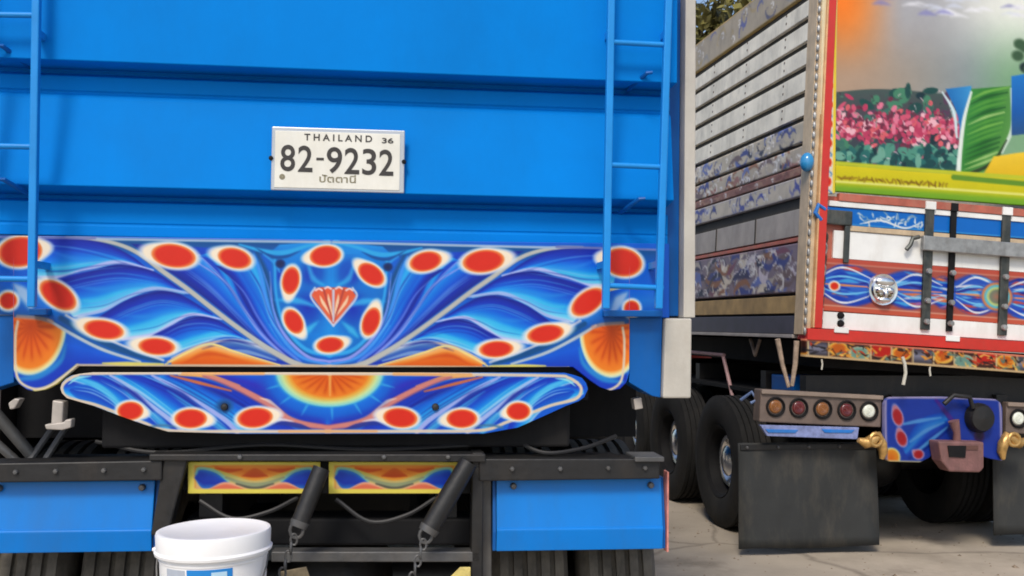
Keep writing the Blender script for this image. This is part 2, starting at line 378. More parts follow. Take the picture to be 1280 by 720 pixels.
# ---- ladders
LADW = -.15
def ladder(rail_pts, rungs, x_in, x_out):
    L = bpy.data.objects.new('ladder', None); COL.objects.link(L); L.parent = TA
    for (xa, ya, xb, yb) in rail_pts:
        a, b = A3(xa, ya, LADW), A3(xb, yb, LADW)
        q = MB(); wd = .0125
        q.add([(p.x+dx, p.y+dy, p.z) for p in (a, b) for dx, dy in ((-wd, -.014), (wd, -.014), (wd, .014), (-wd, .014))],
              [(0,1,2,3), (4,7,6,5), (0,4,5,1), (1,5,6,2), (2,6,7,3), (3,7,4,0)])
        obj('rail', q, BLUE_LAD, L, bevel=.004)
    for y0, y1 in rungs:
        obj('rung', MB().tube([A3(x_in, y0, LADW), A3(x_out, y1, LADW)], .0098, 10), BLUE_LAD, L, smooth=True)
    for (xa, ya, xb, yb) in rail_pts:
        for yy in (40, 330):
            t = (yy-ya)/(yb-ya); p = A3(xa+(xb-xa)*t, yy, LADW)
            obj('standoff', MB().box(p.x-.008, p.x+.008, LADW+.014, .02, p.z-.012, p.z+.012), BLUE_LAD, L)
ladder([(765, -70, 757, 386), (837.5, -70, 823, 386)], [(-99, -97), (52.5, 56), (206, 209), (357, 360)], 761, 829)
ladder([(47, -70, 40, 384), (-27, -70, -32, 384)], [(-134, -133), (18, 19), (182, 183.5), (348, 349)], -29, 43)
for x, y, m_ in ((800, 100, 1), (791, 255, 1), (16, 68, -1), (18, 232, -1)):
    p = A3(x, y, -.05)
    obj('rope_hook', MB().tube([(p.x-.028*m_, .03, p.z-.022), (p.x-.018*m_, -.05, p.z-.012), (p.x+.012*m_, -.11, p.z+.012), (p.x+.03*m_, -.115, p.z+.013)], [.008, .009, .008, .006], 8), BLUE_DK, TA, smooth=True)

# ---- number plate
PO = -.036
PC = A(423, 200, PO-.03); pw, ph = .229, .1105
def plate_xz(fx, fy): return (PC[0]+(fx-.5)*2*pw, PC[1]-(fy-.5)*2*ph)
plate = obj('number_plate', MB().box(PC[0]-pw, PC[0]+pw, PO-.030, PO-.022, PC[1]-ph, PC[1]+ph), PLATEED, TA, bevel=.003)
obj('plate_face', MB().box(PC[0]-pw+.012, PC[0]+pw-.016, PO-.0325, PO-.0295, PC[1]-ph+.009, PC[1]+ph-.014), PLATE, plate, bevel=.002)
obj('plate_bracket', MB().box(PC[0]-.16, PC[0]+.16, PO-.0215, PO+.004, PC[1]-.05, PC[1]+.05), BLUE_DK, plate)
def text_mesh(body, size, x0, x1, zb, yy, m, name, parent, zh=None, ext=.0012, off=0.):
    cu = bpy.data.curves.new(name, 'FONT'); cu.body = body; cu.size = 1; cu.extrude = .01; cu.offset = off
    t = bpy.data.objects.new(name, cu); COL.objects.link(t)
    bpy.context.view_layer.update()
    me = bpy.data.meshes.new_from_object(t.evaluated_get(bpy.context.evaluated_depsgraph_get()))
    bpy.data.objects.remove(t); bpy.data.curves.remove(cu)
    n = len(me.vertices); co = np.zeros(n*3, np.float32); me.vertices.foreach_get('co', co); co = co.reshape(-1, 3)
    lo, hi = co.min(0), co.max(0); e = np.zeros_like(co)
    e[:, 0] = x0+(co[:, 0]-lo[0])/(hi[0]-lo[0])*(x1-x0); e[:, 2] = zb+(co[:, 1]-lo[1])/(hi[1]-lo[1])*zh
    e[:, 1] = yy-np.sign(co[:, 2])*ext
    me.vertices.foreach_set('co', e.ravel()); me.materials.clear(); me.materials.append(m); me.update(); me.name = name
    return obj(name, me, None, parent)
def prow(chars, boxes, fy0, fy1, m, name, off=.012):
    for ch, (fa, fb) in zip(chars, boxes):
        xa, zt_ = plate_xz(fa, fy0); xb, zb = plate_xz(fb, fy1)
        text_mesh(ch, 1, xa, xb, zb, PO-.0328, m, name, plate, zh=zt_-zb, off=off)
# boxes measured on the plate (fractions of its width / height)
fx = lambda x: (x-342)/(503-342)
for ch, a, b in (('8', 353, 370.5), ('2', 374, 391.5), ('9', 408.5, 427), ('2', 430, 448), ('3', 451.5, 468.5), ('2', 472, 489.5)):
    dy = (a-353)*.018/68
    prow(ch, [(fx(a), fx(b))], .285+dy, .70+dy, INK, 'digit', off=.012)
xa, za = plate_xz(fx(396), .475); xb, zb = plate_xz(fx(405), .515)
obj('hyphen', MB().box(xa, xb, PO-.034, PO-.0315, zb, za), INK, plate)
xa, za = plate_xz(fx(381), .10); xb, zb = plate_xz(fx(463), .205)
text_mesh('T H A I L A N D', 1, xa, xb, zb, PO-.0328, INK, 'country_lettering', plate, zh=za-zb, off=.018)
xa, za = plate_xz(fx(475), .13); xb, zb = plate_xz(fx(489), .215)
text_mesh('36', 1, xa, xb, zb, PO-.0328, INK, 'country_lettering', plate, zh=za-zb, off=.018)
xa, za = plate_xz(fx(400), .735); xb, zb = plate_xz(fx(444), .86)
text_mesh('ปัตตานี', 1, xa, xb, zb, PO-.0328, INKG, 'province_lettering', plate, zh=za-zb, off=.012)
c = plate_xz(fx(355.5), .79)
obj('plate_seal', MB().lathe([(.001, 0), (.010, 0), (.010, .002), (.0065, .002), (.0065, .001), (.001, .001)], (c[0], PO-.0332, c[1]), 'y', 20), INKG, plate)
for s_ in (-1, 1):
    obj('plate_screw', MB().lathe([(.0001, -.006), (.007, -.004), (.008, 0), (.008, .01)], (PC[0]+s_*(pw-.002 if s_ > 0 else pw+.001), PO-.033, PC[1]), 'y', 12), BLACK, plate, smooth=True)

# ---- floral painted board
MIRX = A(413, 400)[0]
DEEP = (8, 48, 186); NAVY = (10, 36, 150); BL = (0, 92, 222); AZ_ = (0, 124, 232); CY = (52, 176, 244); PALE = (166, 200, 244); LAV = (142, 156, 246); BEI = (190, 192, 186); ORG = (242, 124, 30); DORG = (214, 84, 8); CRM = (252, 232, 196); TEAL = (0, 78, 142); YEL = (222, 206, 120); SAL = (214, 132, 124)
FEATH = [(0, (8, 30, 150)), (.2, DEEP), (.42, BL), (.6, (0, 132, 238)), (.78, (44, 186, 250)), (.92, (120, 214, 250)), (1, (206, 226, 250))]
FANP = [(0, NAVY), (.25, DEEP), (.5, BL), (.72, AZ_), (.9, CY), (1, LAV)]
def paint_upper(P):
    p = Paint(P, (0, 96, 214), A, 1/354, MIRX)
    # top strip
    p.leaf([(-30, 296), (150, 299), (413, 302)], [(-30, 316), (150, 318), (413, 320)], [(0, TEAL), (1, (0, 90, 190))])
    # fan petals between the stem and the centre
    p.leaf([(165, 305), (230, 352), (300, 405), (362, 450)], [(300, 312), (330, 350), (350, 420), (400, 452)], [(0, NAVY), (.35, DEEP), (.7, BL), (1, AZ_)])
    p.leaf([(196, 330), (240, 358), (290, 398), (352, 447)], [(250, 318), (280, 348), (304, 382), (326, 414), (362, 450)], [(0, NAVY), (.3, DEEP), (.55, BL), (.78, AZ_), (.93, (60, 150, 250)), (1, LAV)])
    p.leaf([(244, 322), (266, 326), (286, 362), (312, 402)], [(262, 316), (286, 340), (298, 368), (314, 400)], [(0, BL), (.5, (20, 170, 250)), (1, AZ_)], alpha=.85)
    p.leaf([(270, 332), (292, 352), (312, 388), (340, 428), (366, 452)], [(300, 334), (322, 366), (334, 398), (352, 428), (378, 453)], [(0, NAVY), (.35, DEEP), (.6, BL), (.85, AZ_), (1, (90, 150, 250))])
    p.leaf([(300, 340), (322, 376), (336, 404)], [(322, 322), (336, 352), (344, 392), (350, 412)], [(0, BL), (.35, AZ_), (.6, (40, 178, 250)), (1, AZ_)])
    p.stroke([(322, 316), (334, 345), (342, 385), (356, 418), (384, 446), (413, 455)], [4, 7, 9, 10, 9, 6], TEAL, soft=3)
    p.stroke([(318, 318), (326, 342), (333, 375), (346, 410), (374, 444), (413, 456)], [2, 4, 6, 5, 5, 4], (60, 150, 250), soft=2)
    p.stroke([(250, 330), (282, 352), (304, 384), (328, 418), (364, 451)], [2, 3, 4, 4, 3], LAV, alpha=.9)
    p.stroke([(285, 344), (306, 366), (324, 398), (346, 428), (376, 452)], [1, 2, 3, 4, 3], (110, 140, 245), alpha=.7)
    # centre medallion ground
    p.leaf([(338, 316), (345, 370), (358, 410), (382, 438), (413, 447)], [(350, 306), (380, 304), (400, 303), (413, 303), (413.5, 380), (413, 446.5)], [(0, (0, 110, 205)), (.5, (0, 126, 226)), (1, (10, 146, 236))])
    for x, y, r1 in ((385, 385, 22), (352, 345, 10), (392, 340, 16), (440, 345, 12)):
        p.disc(x, y, r1, r1*1.2, [(0, DEEP), (1, (0, 100, 205))], soft=.6, both=True)
    p.stroke([(345, 375), (372, 376), (398, 384)], [2, 8, 2], (60, 190, 250), soft=3, alpha=.75)
    p.stroke([(386, 332), (392, 348), (405, 357)], [3, 7, 3], (60, 190, 250), soft=3, alpha=.7)
    p.stroke([(398, 402), (386, 412), (378, 420)], [2, 8, 3], (70, 200, 250), soft=3, alpha=.75)
    p.stroke([(344, 322), (346, 370), (357, 408), (382, 436), (413, 444)], [3, 3, 4, 5, 5], (46, 170, 245), soft=1.8)
    p.stroke([(338, 340), (342, 385), (356, 418), (384, 445), (413, 452)], [1, 2, 4, 4, 3], LAV)
    p.stroke([(300, 306), (330, 314), (356, 316), (384, 308), (413, 303)], [2, 5, 6, 4, 2], (40, 170, 240), soft=1.6)
    p.stroke([(320, 310), (340, 321), (358, 321), (376, 314)], [1, 4, 4, 1], (0, 80, 160), soft=1.5)
    p.stroke([(330, 318), (345, 330), (350, 340)], [2, 4, 2], (50, 160, 240), alpha=.8)
    # left feathers
    p.leaf([(30, 296), (95, 297), (130, 303), (165, 320), (190, 340)], [(40, 350), (75, 348), (108, 340), (148, 331), (192, 342)], FEATH, along=[(0, PALE, 0), (1, PALE, 0)])
    p.stroke([(60, 312), (95, 324), (135, 328), (170, 330)], [1, 5, 6, 2], (40, 140, 240), soft=3, alpha=.7)
    p.stroke([(58, 334), (85, 336), (115, 332), (150, 328)], [3, 9, 7, 2], (64, 196, 246), soft=4, alpha=.75)
    p.stroke([(50, 347), (80, 346), (108, 337), (148, 328), (192, 338)], [3, 4, 4, 5, 3], (186, 196, 252), alpha=.95)
    p.leaf([(70, 352), (103, 341), (150, 332), (192, 339), (228, 362)], [(92, 397), (130, 389), (158, 374), (192, 363), (232, 368)], FEATH)
    p.stroke([(90, 358), (130, 362), (165, 358), (200, 358)], [1, 6, 6, 2], (30, 140, 236), soft=3, alpha=.7)
    p.stroke([(104, 376), (128, 376), (160, 366), (195, 359)], [4, 9, 7, 2], (64, 196, 246), soft=4, alpha=.75)
    p.stroke([(70, 351), (103, 341), (130, 335)], [3, 4, 1], DEEP, alpha=.8)
    p.stroke([(100, 395), (130, 388), (158, 373), (192, 361), (236, 366)], [3, 4, 4, 5, 3], (160, 190, 244))
    p.leaf([(122, 398), (158, 376), (190, 365), (225, 368), (266, 392)], [(150, 424), (193, 418), (215, 405), (240, 394), (272, 398)], FEATH)
    p.stroke([(150, 394), (185, 396), (220, 390), (250, 388)], [1, 5, 5, 2], (30, 140, 236), soft=3, alpha=.7)
    p.stroke([(160, 412), (185, 407), (212, 396), (245, 389)], [4, 9, 6, 2], (64, 196, 246), soft=4, alpha=.75)
    p.stroke([(155, 424), (193, 418), (215, 405), (240, 393), (278, 399)], [3, 4, 4, 4, 2], (186, 196, 250))
    p.leaf([(184, 423), (215, 407), (240, 396), (272, 400), (308, 424)], [(218, 442), (250, 431), (283, 421), (318, 426), (326, 432)], FEATH)
    p.stroke([(214, 432), (240, 427), (268, 417), (290, 415)], [5, 8, 5, 1], (64, 196, 246), soft=3, alpha=.75)
    p.leaf([(215, 447), (240, 435), (266, 426), (300, 424), (340, 440), (372, 456)], [(215, 458), (300, 458), (372, 458)], [(0, (210, 220, 235)), (.2, (60, 110, 190)), (.5, DEEP), (1, (40, 90, 190))])
    p.stroke([(270, 427), (300, 425), (330, 434), (366, 452)], [2, 3, 4, 3], (206, 214, 230))
    p.stroke([(280, 438), (310, 440), (345, 450)], [2, 5, 2], (150, 190, 230), alpha=.7)
    # orange flame
    p.leaf([(206, 456), (235, 441), (262, 431), (296, 441), (352, 457)], [(206, 458), (280, 458.5), (352, 458.5)], [(0, (250, 190, 120)), (.25, (244, 150, 60)), (.6, (232, 100, 14)), (1, DORG)])
    p.stroke([(206, 455), (235, 439), (262, 429), (290, 426)], [2, 3, 3, 1], (226, 184, 150))
    # stem
    p.stroke([(84, 297), (118, 299), (150, 306), (176, 318), (204, 339), (236, 362), (268, 387), (300, 411), (335, 435), (372, 455), (400, 458)], [2, 4, 5, 6, 7, 7, 7, 7, 7, 8, 4], (112, 112, 140), soft=1.8, alpha=.6)
    p.stroke([(84, 297), (118, 299), (150, 306), (176, 318), (204, 339), (236, 362), (268, 387), (300, 411), (335, 435), (372, 455), (400, 458)], [2, 4, 4.5, 5, 5.5, 5.5, 5.5, 5.5, 6, 7, 3], BEI, soft=1.2)
    # lower left arc and corner fan
    p.leaf([(40, 386), (80, 402), (120, 424), (170, 446), (215, 453)], [(16, 400), (20, 492), (60, 492), (100, 462), (215, 459)], [(0, (0, 90, 190)), (.4, BL), (1, DEEP)])
    p.disc(40, 408, 42, 60, [(0, (206, 70, 10)), (.3, (232, 92, 16)), (.82, (246, 134, 34)), (.9, (250, 226, 150)), (.95, (214, 232, 200)), (1, (50, 140, 214))], both=True, rays=(17, (206, 70, 8), .78))
    p.leaf([(-30, 340), (50, 356), (74, 380), (104, 404), (150, 432)], [(-30, 396), (24, 397), (52, 400), (78, 409), (110, 427), (150, 446)], [(0, BL), (.4, (20, 120, 220)), (.75, (0, 90, 190)), (1, TEAL)])
    p.stroke([(20, 356), (30, 366), (40, 384)], [4, 14, 6], (190, 214, 240), soft=4, alpha=.8)
    p.stroke([(78, 398), (110, 417), (150, 436), (200, 452)], [7, 8, 8, 5], TEAL, soft=2)
    p.stroke([(84, 394), (112, 410), (150, 430), (205, 450)], [3, 3, 3, 3], (190, 200, 220))
    p.stroke([(62, 400), (92, 418), (130, 437), (176, 452)], [3, 4, 4, 3], (186, 200, 214))
    p.stroke([(24, 396), (50, 398), (66, 402)], 5, (200, 150, 130), alpha=.7)
    p.stroke([(84, 430), (76, 452), (50, 470), (22, 474)], [2, 6, 7, 4], (40, 150, 220), soft=2.5, alpha=.8)
    p.stroke([(98, 457), (76, 476), (60, 485), (45, 488)], [4, 7, 5, 4], (226, 214, 100), soft=2)
    p.stroke([(24, 402), (21, 420), (21, 455), (26, 476), (45, 486), (64, 482), (80, 471), (98, 457)], 3, (232, 214, 186))
    p.stroke([(98, 456.5), (250, 457), (413, 457.5)], 3.4, (206, 186, 160))
    p.stroke([(130, 454), (160, 454.5), (205, 455)], [2, 5, 2], (226, 214, 110))
    p.stroke([(120, 299), (250, 301), (413, 303)], 3, (168, 192, 222)); p.stroke([(-30, 296.5), (120, 298)], 3, (112, 124, 190))
    for q in ([(110, 333), (148, 324), (188, 332)], [(160, 369), (194, 357), (234, 362)], [(216, 401), (240, 389), (274, 394)], [(250, 428), (284, 418), (318, 423)]):
        p.stroke([(x+4, y+8) for x, y in q], [1, 4, 1], (6, 26, 140), soft=2, alpha=.8)
    p.stroke([(208, 455), (236, 440), (263, 430), (296, 440), (350, 456)], [1.5, 2.6, 2.6, 2.6, 1.5], (255, 224, 130), soft=1)
    p.stroke([(228, 455), (262, 442), (310, 452)], [1, 6, 1], (206, 66, 4), soft=3, alpha=.7)
    # fine brush lines following the feathers
    hair = random.Random(21)
    for q in ([(46, 306), (92, 310), (130, 318), (176, 332)], [(50, 340), (82, 340), (118, 334), (160, 330)], [(84, 360), (118, 352), (156, 348), (206, 356)], [(100, 386), (132, 382), (164, 369), (200, 362)],
              [(140, 402), (172, 388), (206, 380), (248, 388)], [(160, 418), (196, 412), (222, 401), (252, 394)], [(206, 424), (232, 412), (262, 410), (296, 420)], [(228, 437), (256, 428), (288, 424), (318, 432)],
              [(232, 338), (264, 362), (296, 394), (336, 436)], [(262, 336), (286, 360), (310, 394), (344, 434)], [(310, 336), (326, 362), (338, 396), (358, 428)], [(326, 330), (336, 360), (344, 394), (362, 426)]):
        for k_ in range(4):
            oy = (k_-2)*2.6+hair.uniform(-1, 1); c_ = hair.choice([(96, 200, 250), (150, 206, 250), (30, 110, 230), (8, 40, 160), (120, 160, 250)])
            p.stroke([(x+oy*.25, y+oy) for x, y in q], [.6, hair.uniform(1.2, 2.4), hair.uniform(1, 2), .5], c_, soft=.9, alpha=.34)
    # petals
    for a in ((27, 315, 25, 18, 8, 10), (74, 369, 24, 13.5, -36, None), (12, 376, 10, 10, 0, None), (131, 412, 23, 11, -10, 160), (197, 433, 21, 10, -4, 172), (218, 320, 26, 14, -8, 170), (294, 323, 20, 12, -14, 168)):
        cx, cy, rx, ry, an, tp = a
        p.blob(cx, cy, rx, ry, an, tp, ringw=5.8)
    for a in ((407, 320, 19, 12.5, 8, 190), (364, 351, 10.5, 17, -8, 262), (367.5, 402, 10.5, 16, 30, 305), (413, 431, 16.5, 9.5, 6, 18), (464, 343, 18, 11.5, -36, 140), (464, 402, 10.5, 18, -18, 76)):
        p.blob(*a, both=False, ringw=4.6)
    # jewel
    g_ = [(388, 368), (396, 359), (417, 358), (437, 359), (447, 370)]
    p.leaf([(389, 369), (397, 360), (417, 359.5), (436, 360), (446, 370)], [(389, 369), (403, 388), (417, 406), (432, 389), (446, 370)], [(0, (224, 84, 48)), (1, (232, 110, 74))], both=False)
    for x, y, a in ((399, 367, -28), (410, 365, -10), (424, 365, 10), (437, 367, 28)):
        dx, dy = math.sin(R(a)), math.cos(R(a))
        p.stroke([(x, y), (x-dx*13, y+dy*13), (417-dx*2, 403)], [10, 8, 2], (232, 92, 58), both=False, soft=1.4)
        p.stroke([(x-dx*3, y+3), (x-dx*12, y+dy*14), (417-dx*2, 400)], [1, 4, 1], (255, 226, 186), both=False, soft=1.2, alpha=.9)
        p.stroke([(x-4, y-4), (x, y-6), (x+4, y-4)], 2.4, (244, 214, 214), both=False, soft=1)
    for x in (405, 417, 430): p.stroke([(x, 362), (417+(x-417)*.4, 388), (417, 404)], [2.4, 2, 1], (170, 60, 60), both=False, soft=1, alpha=.8)
    p.stroke([(417, 363), (417, 402)], [3, 2], (206, 210, 230), both=False, soft=1)
    p.stroke([(417, 407), (402, 389), (389, 371), (394, 360)], 2.4, (206, 216, 240), both=False); p.stroke([(417, 407), (432, 390), (446, 371), (441, 360)], 2.4, (206, 216, 240), both=False)
    # bolt heads painted over
    for x, y in ((351, 330), (485, 334)): p.disc(x, y, 6, 5.5, [(0, (10, 30, 80)), (1, (10, 50, 120))], soft=.3)
    return p.final()
def paint_lower(P):
    p = Paint(P, (0, 92, 214), A, 1/354, MIRX)
    p.leaf([(250, 466), (300, 484), (350, 512), (413, 540)], [(280, 462), (350, 463), (413, 464), (413.3, 500), (413, 539)], [(0, DEEP), (.4, (40, 44, 190)), (.75, BL), (1, (0, 110, 220))])
    for U, L in (([(76, 480), (110, 466), (140, 480), (168, 505), (180, 540)], [(76, 490), (100, 500), (130, 510), (150, 530), (160, 540)]),
                 ([(112, 466), (150, 478), (190, 505), (230, 540)], [(84, 474), (112, 482), (140, 498), (160, 520)]),
                 ([(160, 466), (200, 478), (250, 508), (300, 540)], [(142, 470), (170, 486), (205, 512), (240, 538)]),
                 ([(215, 466), (270, 478), (320, 500), (372, 538)], [(194, 472), (232, 492), (275, 520), (300, 540)])):
        p.leaf(U, L, [(0, DEEP), (.3, (10, 64, 200)), (.6, AZ_), (.85, CY), (1, PALE)])
    p.leaf([(92, 484), (112, 480), (134, 490), (152, 508)], [(88, 488), (100, 498), (125, 506), (150, 514)], [(0, (0, 100, 220)), (.5, (0, 70, 200)), (1, (0, 110, 220))])
    p.stroke([(100, 472), (124, 482), (144, 498), (158, 520)], [3, 7, 7, 5], (74, 190, 246), soft=2)
    p.stroke([(140, 469), (162, 482), (188, 504), (214, 524), (232, 540)], [3, 4, 5, 6, 5], (164, 186, 244))
    p.stroke([(154, 484), (178, 506), (200, 524), (212, 538)], [2, 7, 9, 8], (70, 190, 240), soft=3, alpha=.8)
    p.stroke([(192, 469), (222, 484), (252, 504), (282, 524), (298, 540)], [3, 4, 4, 6, 5], (160, 176, 242))
    p.stroke([(212, 488), (240, 508), (268, 526), (282, 538)], [2, 6, 9, 8], (70, 186, 238), soft=3, alpha=.8)
    hair = random.Random(31)
    for q in ([(96, 484), (118, 488), (140, 500), (156, 514)], [(128, 472), (154, 486), (180, 508), (204, 532)], [(150, 472), (180, 490), (212, 514), (240, 536)], [(176, 470), (212, 486), (246, 508), (284, 536)], [(204, 470), (240, 488), (280, 512), (310, 534)], [(232, 472), (270, 486), (306, 506), (336, 526)]):
        for k_ in range(3):
            oy = (k_-1)*4+hair.uniform(-1.5, 1.5); p.stroke([(x, y+oy) for x, y in q], [.6, hair.uniform(1.4, 2.8), hair.uniform(1.2, 2.2), .5], hair.choice([(120, 214, 252), (180, 214, 252), (8, 40, 160), (40, 150, 240)]), soft=.9, alpha=.5)
    for q in ([(150, 474), (174, 488), (196, 508)], [(204, 474), (232, 488), (262, 510)], [(246, 474), (286, 490), (320, 508)]): p.stroke([(x-3, y+5) for x, y in q], [1, 6, 2], (8, 30, 150), soft=2.4, alpha=.75)
    p.stroke([(88, 480), (100, 472), (116, 470)], [1, 3, 1], (150, 226, 240), soft=1.2)
    # salmon ribbon
    p.stroke([(225, 468), (262, 470), (300, 482)], [2, 6, 3], (246, 170, 80)); p.stroke([(215, 469), (250, 478), (290, 488)], [2, 4, 2], (206, 110, 70))
    p.stroke([(256, 469), (290, 481), (322, 497), (344, 510), (368, 527), (413, 534)], [3, 7, 8, 9, 10, 6], (160, 90, 120), soft=2)
    p.stroke([(256, 468), (290, 480), (322, 496), (344, 509), (368, 526), (413, 534)], [2, 5, 6, 6, 7, 4], SAL)
    p.stroke([(326, 497), (338, 501), (352, 512)], [1, 4, 1], (250, 210, 190))
    p.stroke([(330, 533), (352, 528), (376, 532), (392, 537)], [1, 6, 6, 1], (30, 50, 150), alpha=.9)
    p.stroke([(330, 530), (350, 524), (368, 526)], [1, 4, 1], (214, 206, 224))
    # half sun
    p.disc(413, 466, 84, 58, [(0, BL), (.8, (0, 110, 225)), (.92, (0, 96, 214)), (1, (20, 80, 200))], soft=.12)
    for a in (200, 222, 245, 272, 298, 320, 342):
        ca, sa = math.cos(R(a)), math.sin(R(a)); p.stroke([(413+62*ca, 466-40*sa), (413+84*ca, 466-58*sa)], [4, 1], (70, 180, 240), both=False, alpha=.7, soft=1.6)
    p.disc(413, 464, 68, 45, [(0, DORG), (.3, (230, 96, 14)), (.68, (242, 130, 30)), (.76, (236, 180, 70)), (.86, (206, 232, 160)), (.94, (140, 220, 214)), (1, (30, 150, 226))], rays=(22, (206, 74, 6), .74), soft=.06)
    p.stroke([(413, 468), (413, 494)], [4, 2], (248, 176, 90), both=False, alpha=.8)
    # outline
    p.stroke([(413, 466.5), (250, 466), (120, 466.5), (98, 469), (83, 478), (80, 487), (88, 497), (120, 505), (150, 516), (180, 527), (214, 537.5), (300, 538.5), (413, 538.5)], 4, (226, 208, 186))
    p.stroke([(230, 466.3), (330, 466.3)], 4, (236, 176, 110)); p.stroke([(350, 538.5), (413, 538.5)], 3, (236, 178, 120)); p.stroke([(186, 534), (205, 531), (240, 535)], 3, (70, 120, 160), alpha=.8)
    for a in ((165, 513, 15, 11, 0, -12), (240, 522.5, 19, 11.5, 0, -8), (320, 521.5, 21, 12, 6, 8)): p.blob(*a[:5], a[5], ringw=4.6)
    p.disc(282, 507, 10, 8, [(0, (0, 50, 100)), (1, (20, 90, 160))], soft=.5)
    return p.final()
def lerp(pts):
    xs = [a for a, _ in pts]; ys = [b for _, b in pts]
    return lambda x: float(np.interp(x, xs, ys))
XS = np.arange(-27, 836.1, 1.25)
# outline of the upper board given in pixels, already including the right-hand side's measured position
top_u = lerp([(-27, 294.5), (120, 296), (413, 300), (838, 305)])
bot_u = lerp([(-27, 393), (18.5, 394), (19, 470), (26, 480), (36, 487), (46, 489), (58, 487), (72, 480), (98, 457.5), (413, 459), (716, 458.5), (738, 476), (750, 484), (762, 488), (774, 486), (782, 478), (785.5, 466), (786, 397), (838, 397)])
XS = np.unique(np.concatenate([XS, [18.4, 18.6, 19, 785.6, 786]]))
column_panel('painted_tail_board', XS, top_u, bot_u, 150, A, -.012, .03, paint_upper, PAINT, TA)
XS2 = np.unique(np.concatenate([np.arange(81, 733, 1.25), np.linspace(78, 84, 10), np.linspace(728, 733.5, 10)]))
top_l = lerp([(78, 484), (80, 478), (85, 473), (92, 469), (102, 467), (116, 465.5), (413, 465.5), (706, 466), (718, 469), (726, 472), (731, 478), (733.5, 485)])
bot_l = lerp([(78, 485), (80, 491), (86, 497), (96, 500), (120, 507), (150, 518.5), (182, 530), (212, 539), (300, 541.5), (413, 541.5), (604, 541.5), (646, 534), (680, 519), (706, 507), (722, 501), (729, 496), (733.5, 486)])
column_panel('painted_bumper_board', XS2, top_l, bot_l, 72, A, -.02, .03, paint_lower, PAINT, TA)
for x, y in ((282, 508), (544, 508)):
    c = A(x, y); obj('board_bolt', MB().lathe([(.0001, -.012), (.010, -.010), (.013, -.004), (.013, .004)], (c[0], -.02, c[1]), 'y', 10), STEEL, TA, smooth=True)

# ---- two small painted panels between the struts
def paint_small(x0, x1, y0, y1):
    def f(P):
        W, H = x1-x0, y1-y0; m = lambda a, b: A(x0+a*W, y0+b*H)
        p = Paint(P, (236, 214, 110), m, 1/354)
        p.leaf([(.04, .14), (.5, .12), (.96, .14)], [(.04, .86), (.5, .9), (.96, .86)], [(0, (240, 150, 50)), (1, (226, 150, 60))])
        p.leaf([(.05, .2), (.5, .2), (.95, .2)], [(.05, .9), (.5, .95), (.95, .9)], [(0, (214, 190, 60)), (.45, (206, 196, 110)), (1, (226, 170, 120))])
        p.leaf([(.16, .12), (.5, .1), (.84, .12)], [(.16, .14), (.32, .42), (.5, .62), (.68, .42), (.84, .14)], [(0, (246, 160, 60)), (.5, (240, 124, 24)), (1, (246, 166, 60))])
        for s in (-1, 1):
            p.stroke([(.5+s*.10, .26), (.5+s*.2, .3), (.5+s*.30, .22)], [2, 5, 2], (214, 84, 14))
            p.blob(0, 0, 1, 1) if False else None
            p.leaf([(.5+s*.46, .5), (.5+s*.42, .26), (.5+s*.30, .36), (.5+s*.18, .74)], [(.5+s*.46, .54), (.5+s*.40, .86), (.5+s*.30, .84), (.5+s*.18, .76)], [(0, (30, 130, 214)), (.3, (20, 70, 196)), (.7, (14, 50, 170)), (1, (40, 120, 200))])
            p.stroke([(.5+s*.45, .4), (.5+s*.42, .22), (.5+s*.30, .32), (.5+s*.2, .62)], 3, (120, 200, 200), alpha=.8)
            p.leaf([(.5+s*.36, .9), (.5+s*.22, .66), (.5+s*.06, .9)], [(.5+s*.36, .93), (.5+s*.2, .95), (.5+s*.06, .93)], [(0, (244, 190, 150)), (.4, (228, 110, 80)), (1, (230, 120, 90))])
        p.leaf([(.40, .46), (.5, .22), (.60, .46)], [(.40, .48), (.5, .52), (.60, .48)], [(0, (226, 100, 20)), (1, (196, 66, 6))])
        p.stroke([(.28, .52), (.4, .7), (.5, .76), (.6, .7), (.72, .52)], [3, 5, 6, 5, 3], (150, 160, 120)); p.stroke([(.36, .72), (.5, .86), (.64, .72)], [2, 4, 2], (90, 90, 80))
        for a, b in (((0, .05), (1, .05)), ((0, .95), (1, .95)), ((.01, 0), (.01, 1)), ((.99, 0), (.99, 1))): p.stroke([a, b], 5, (236, 220, 90))
        return p.final()
    return f
for x0, x1 in ((235, 400), (411, 575)):
    column_panel('painted_rear_panel', np.linspace(x0, x1, 130), lambda x: 577.5, lambda x: 617, 34, lambda a, b: A(a, b, .02), .02, .02, paint_small(x0, x1, 577.5, 617), PAINT, TA)

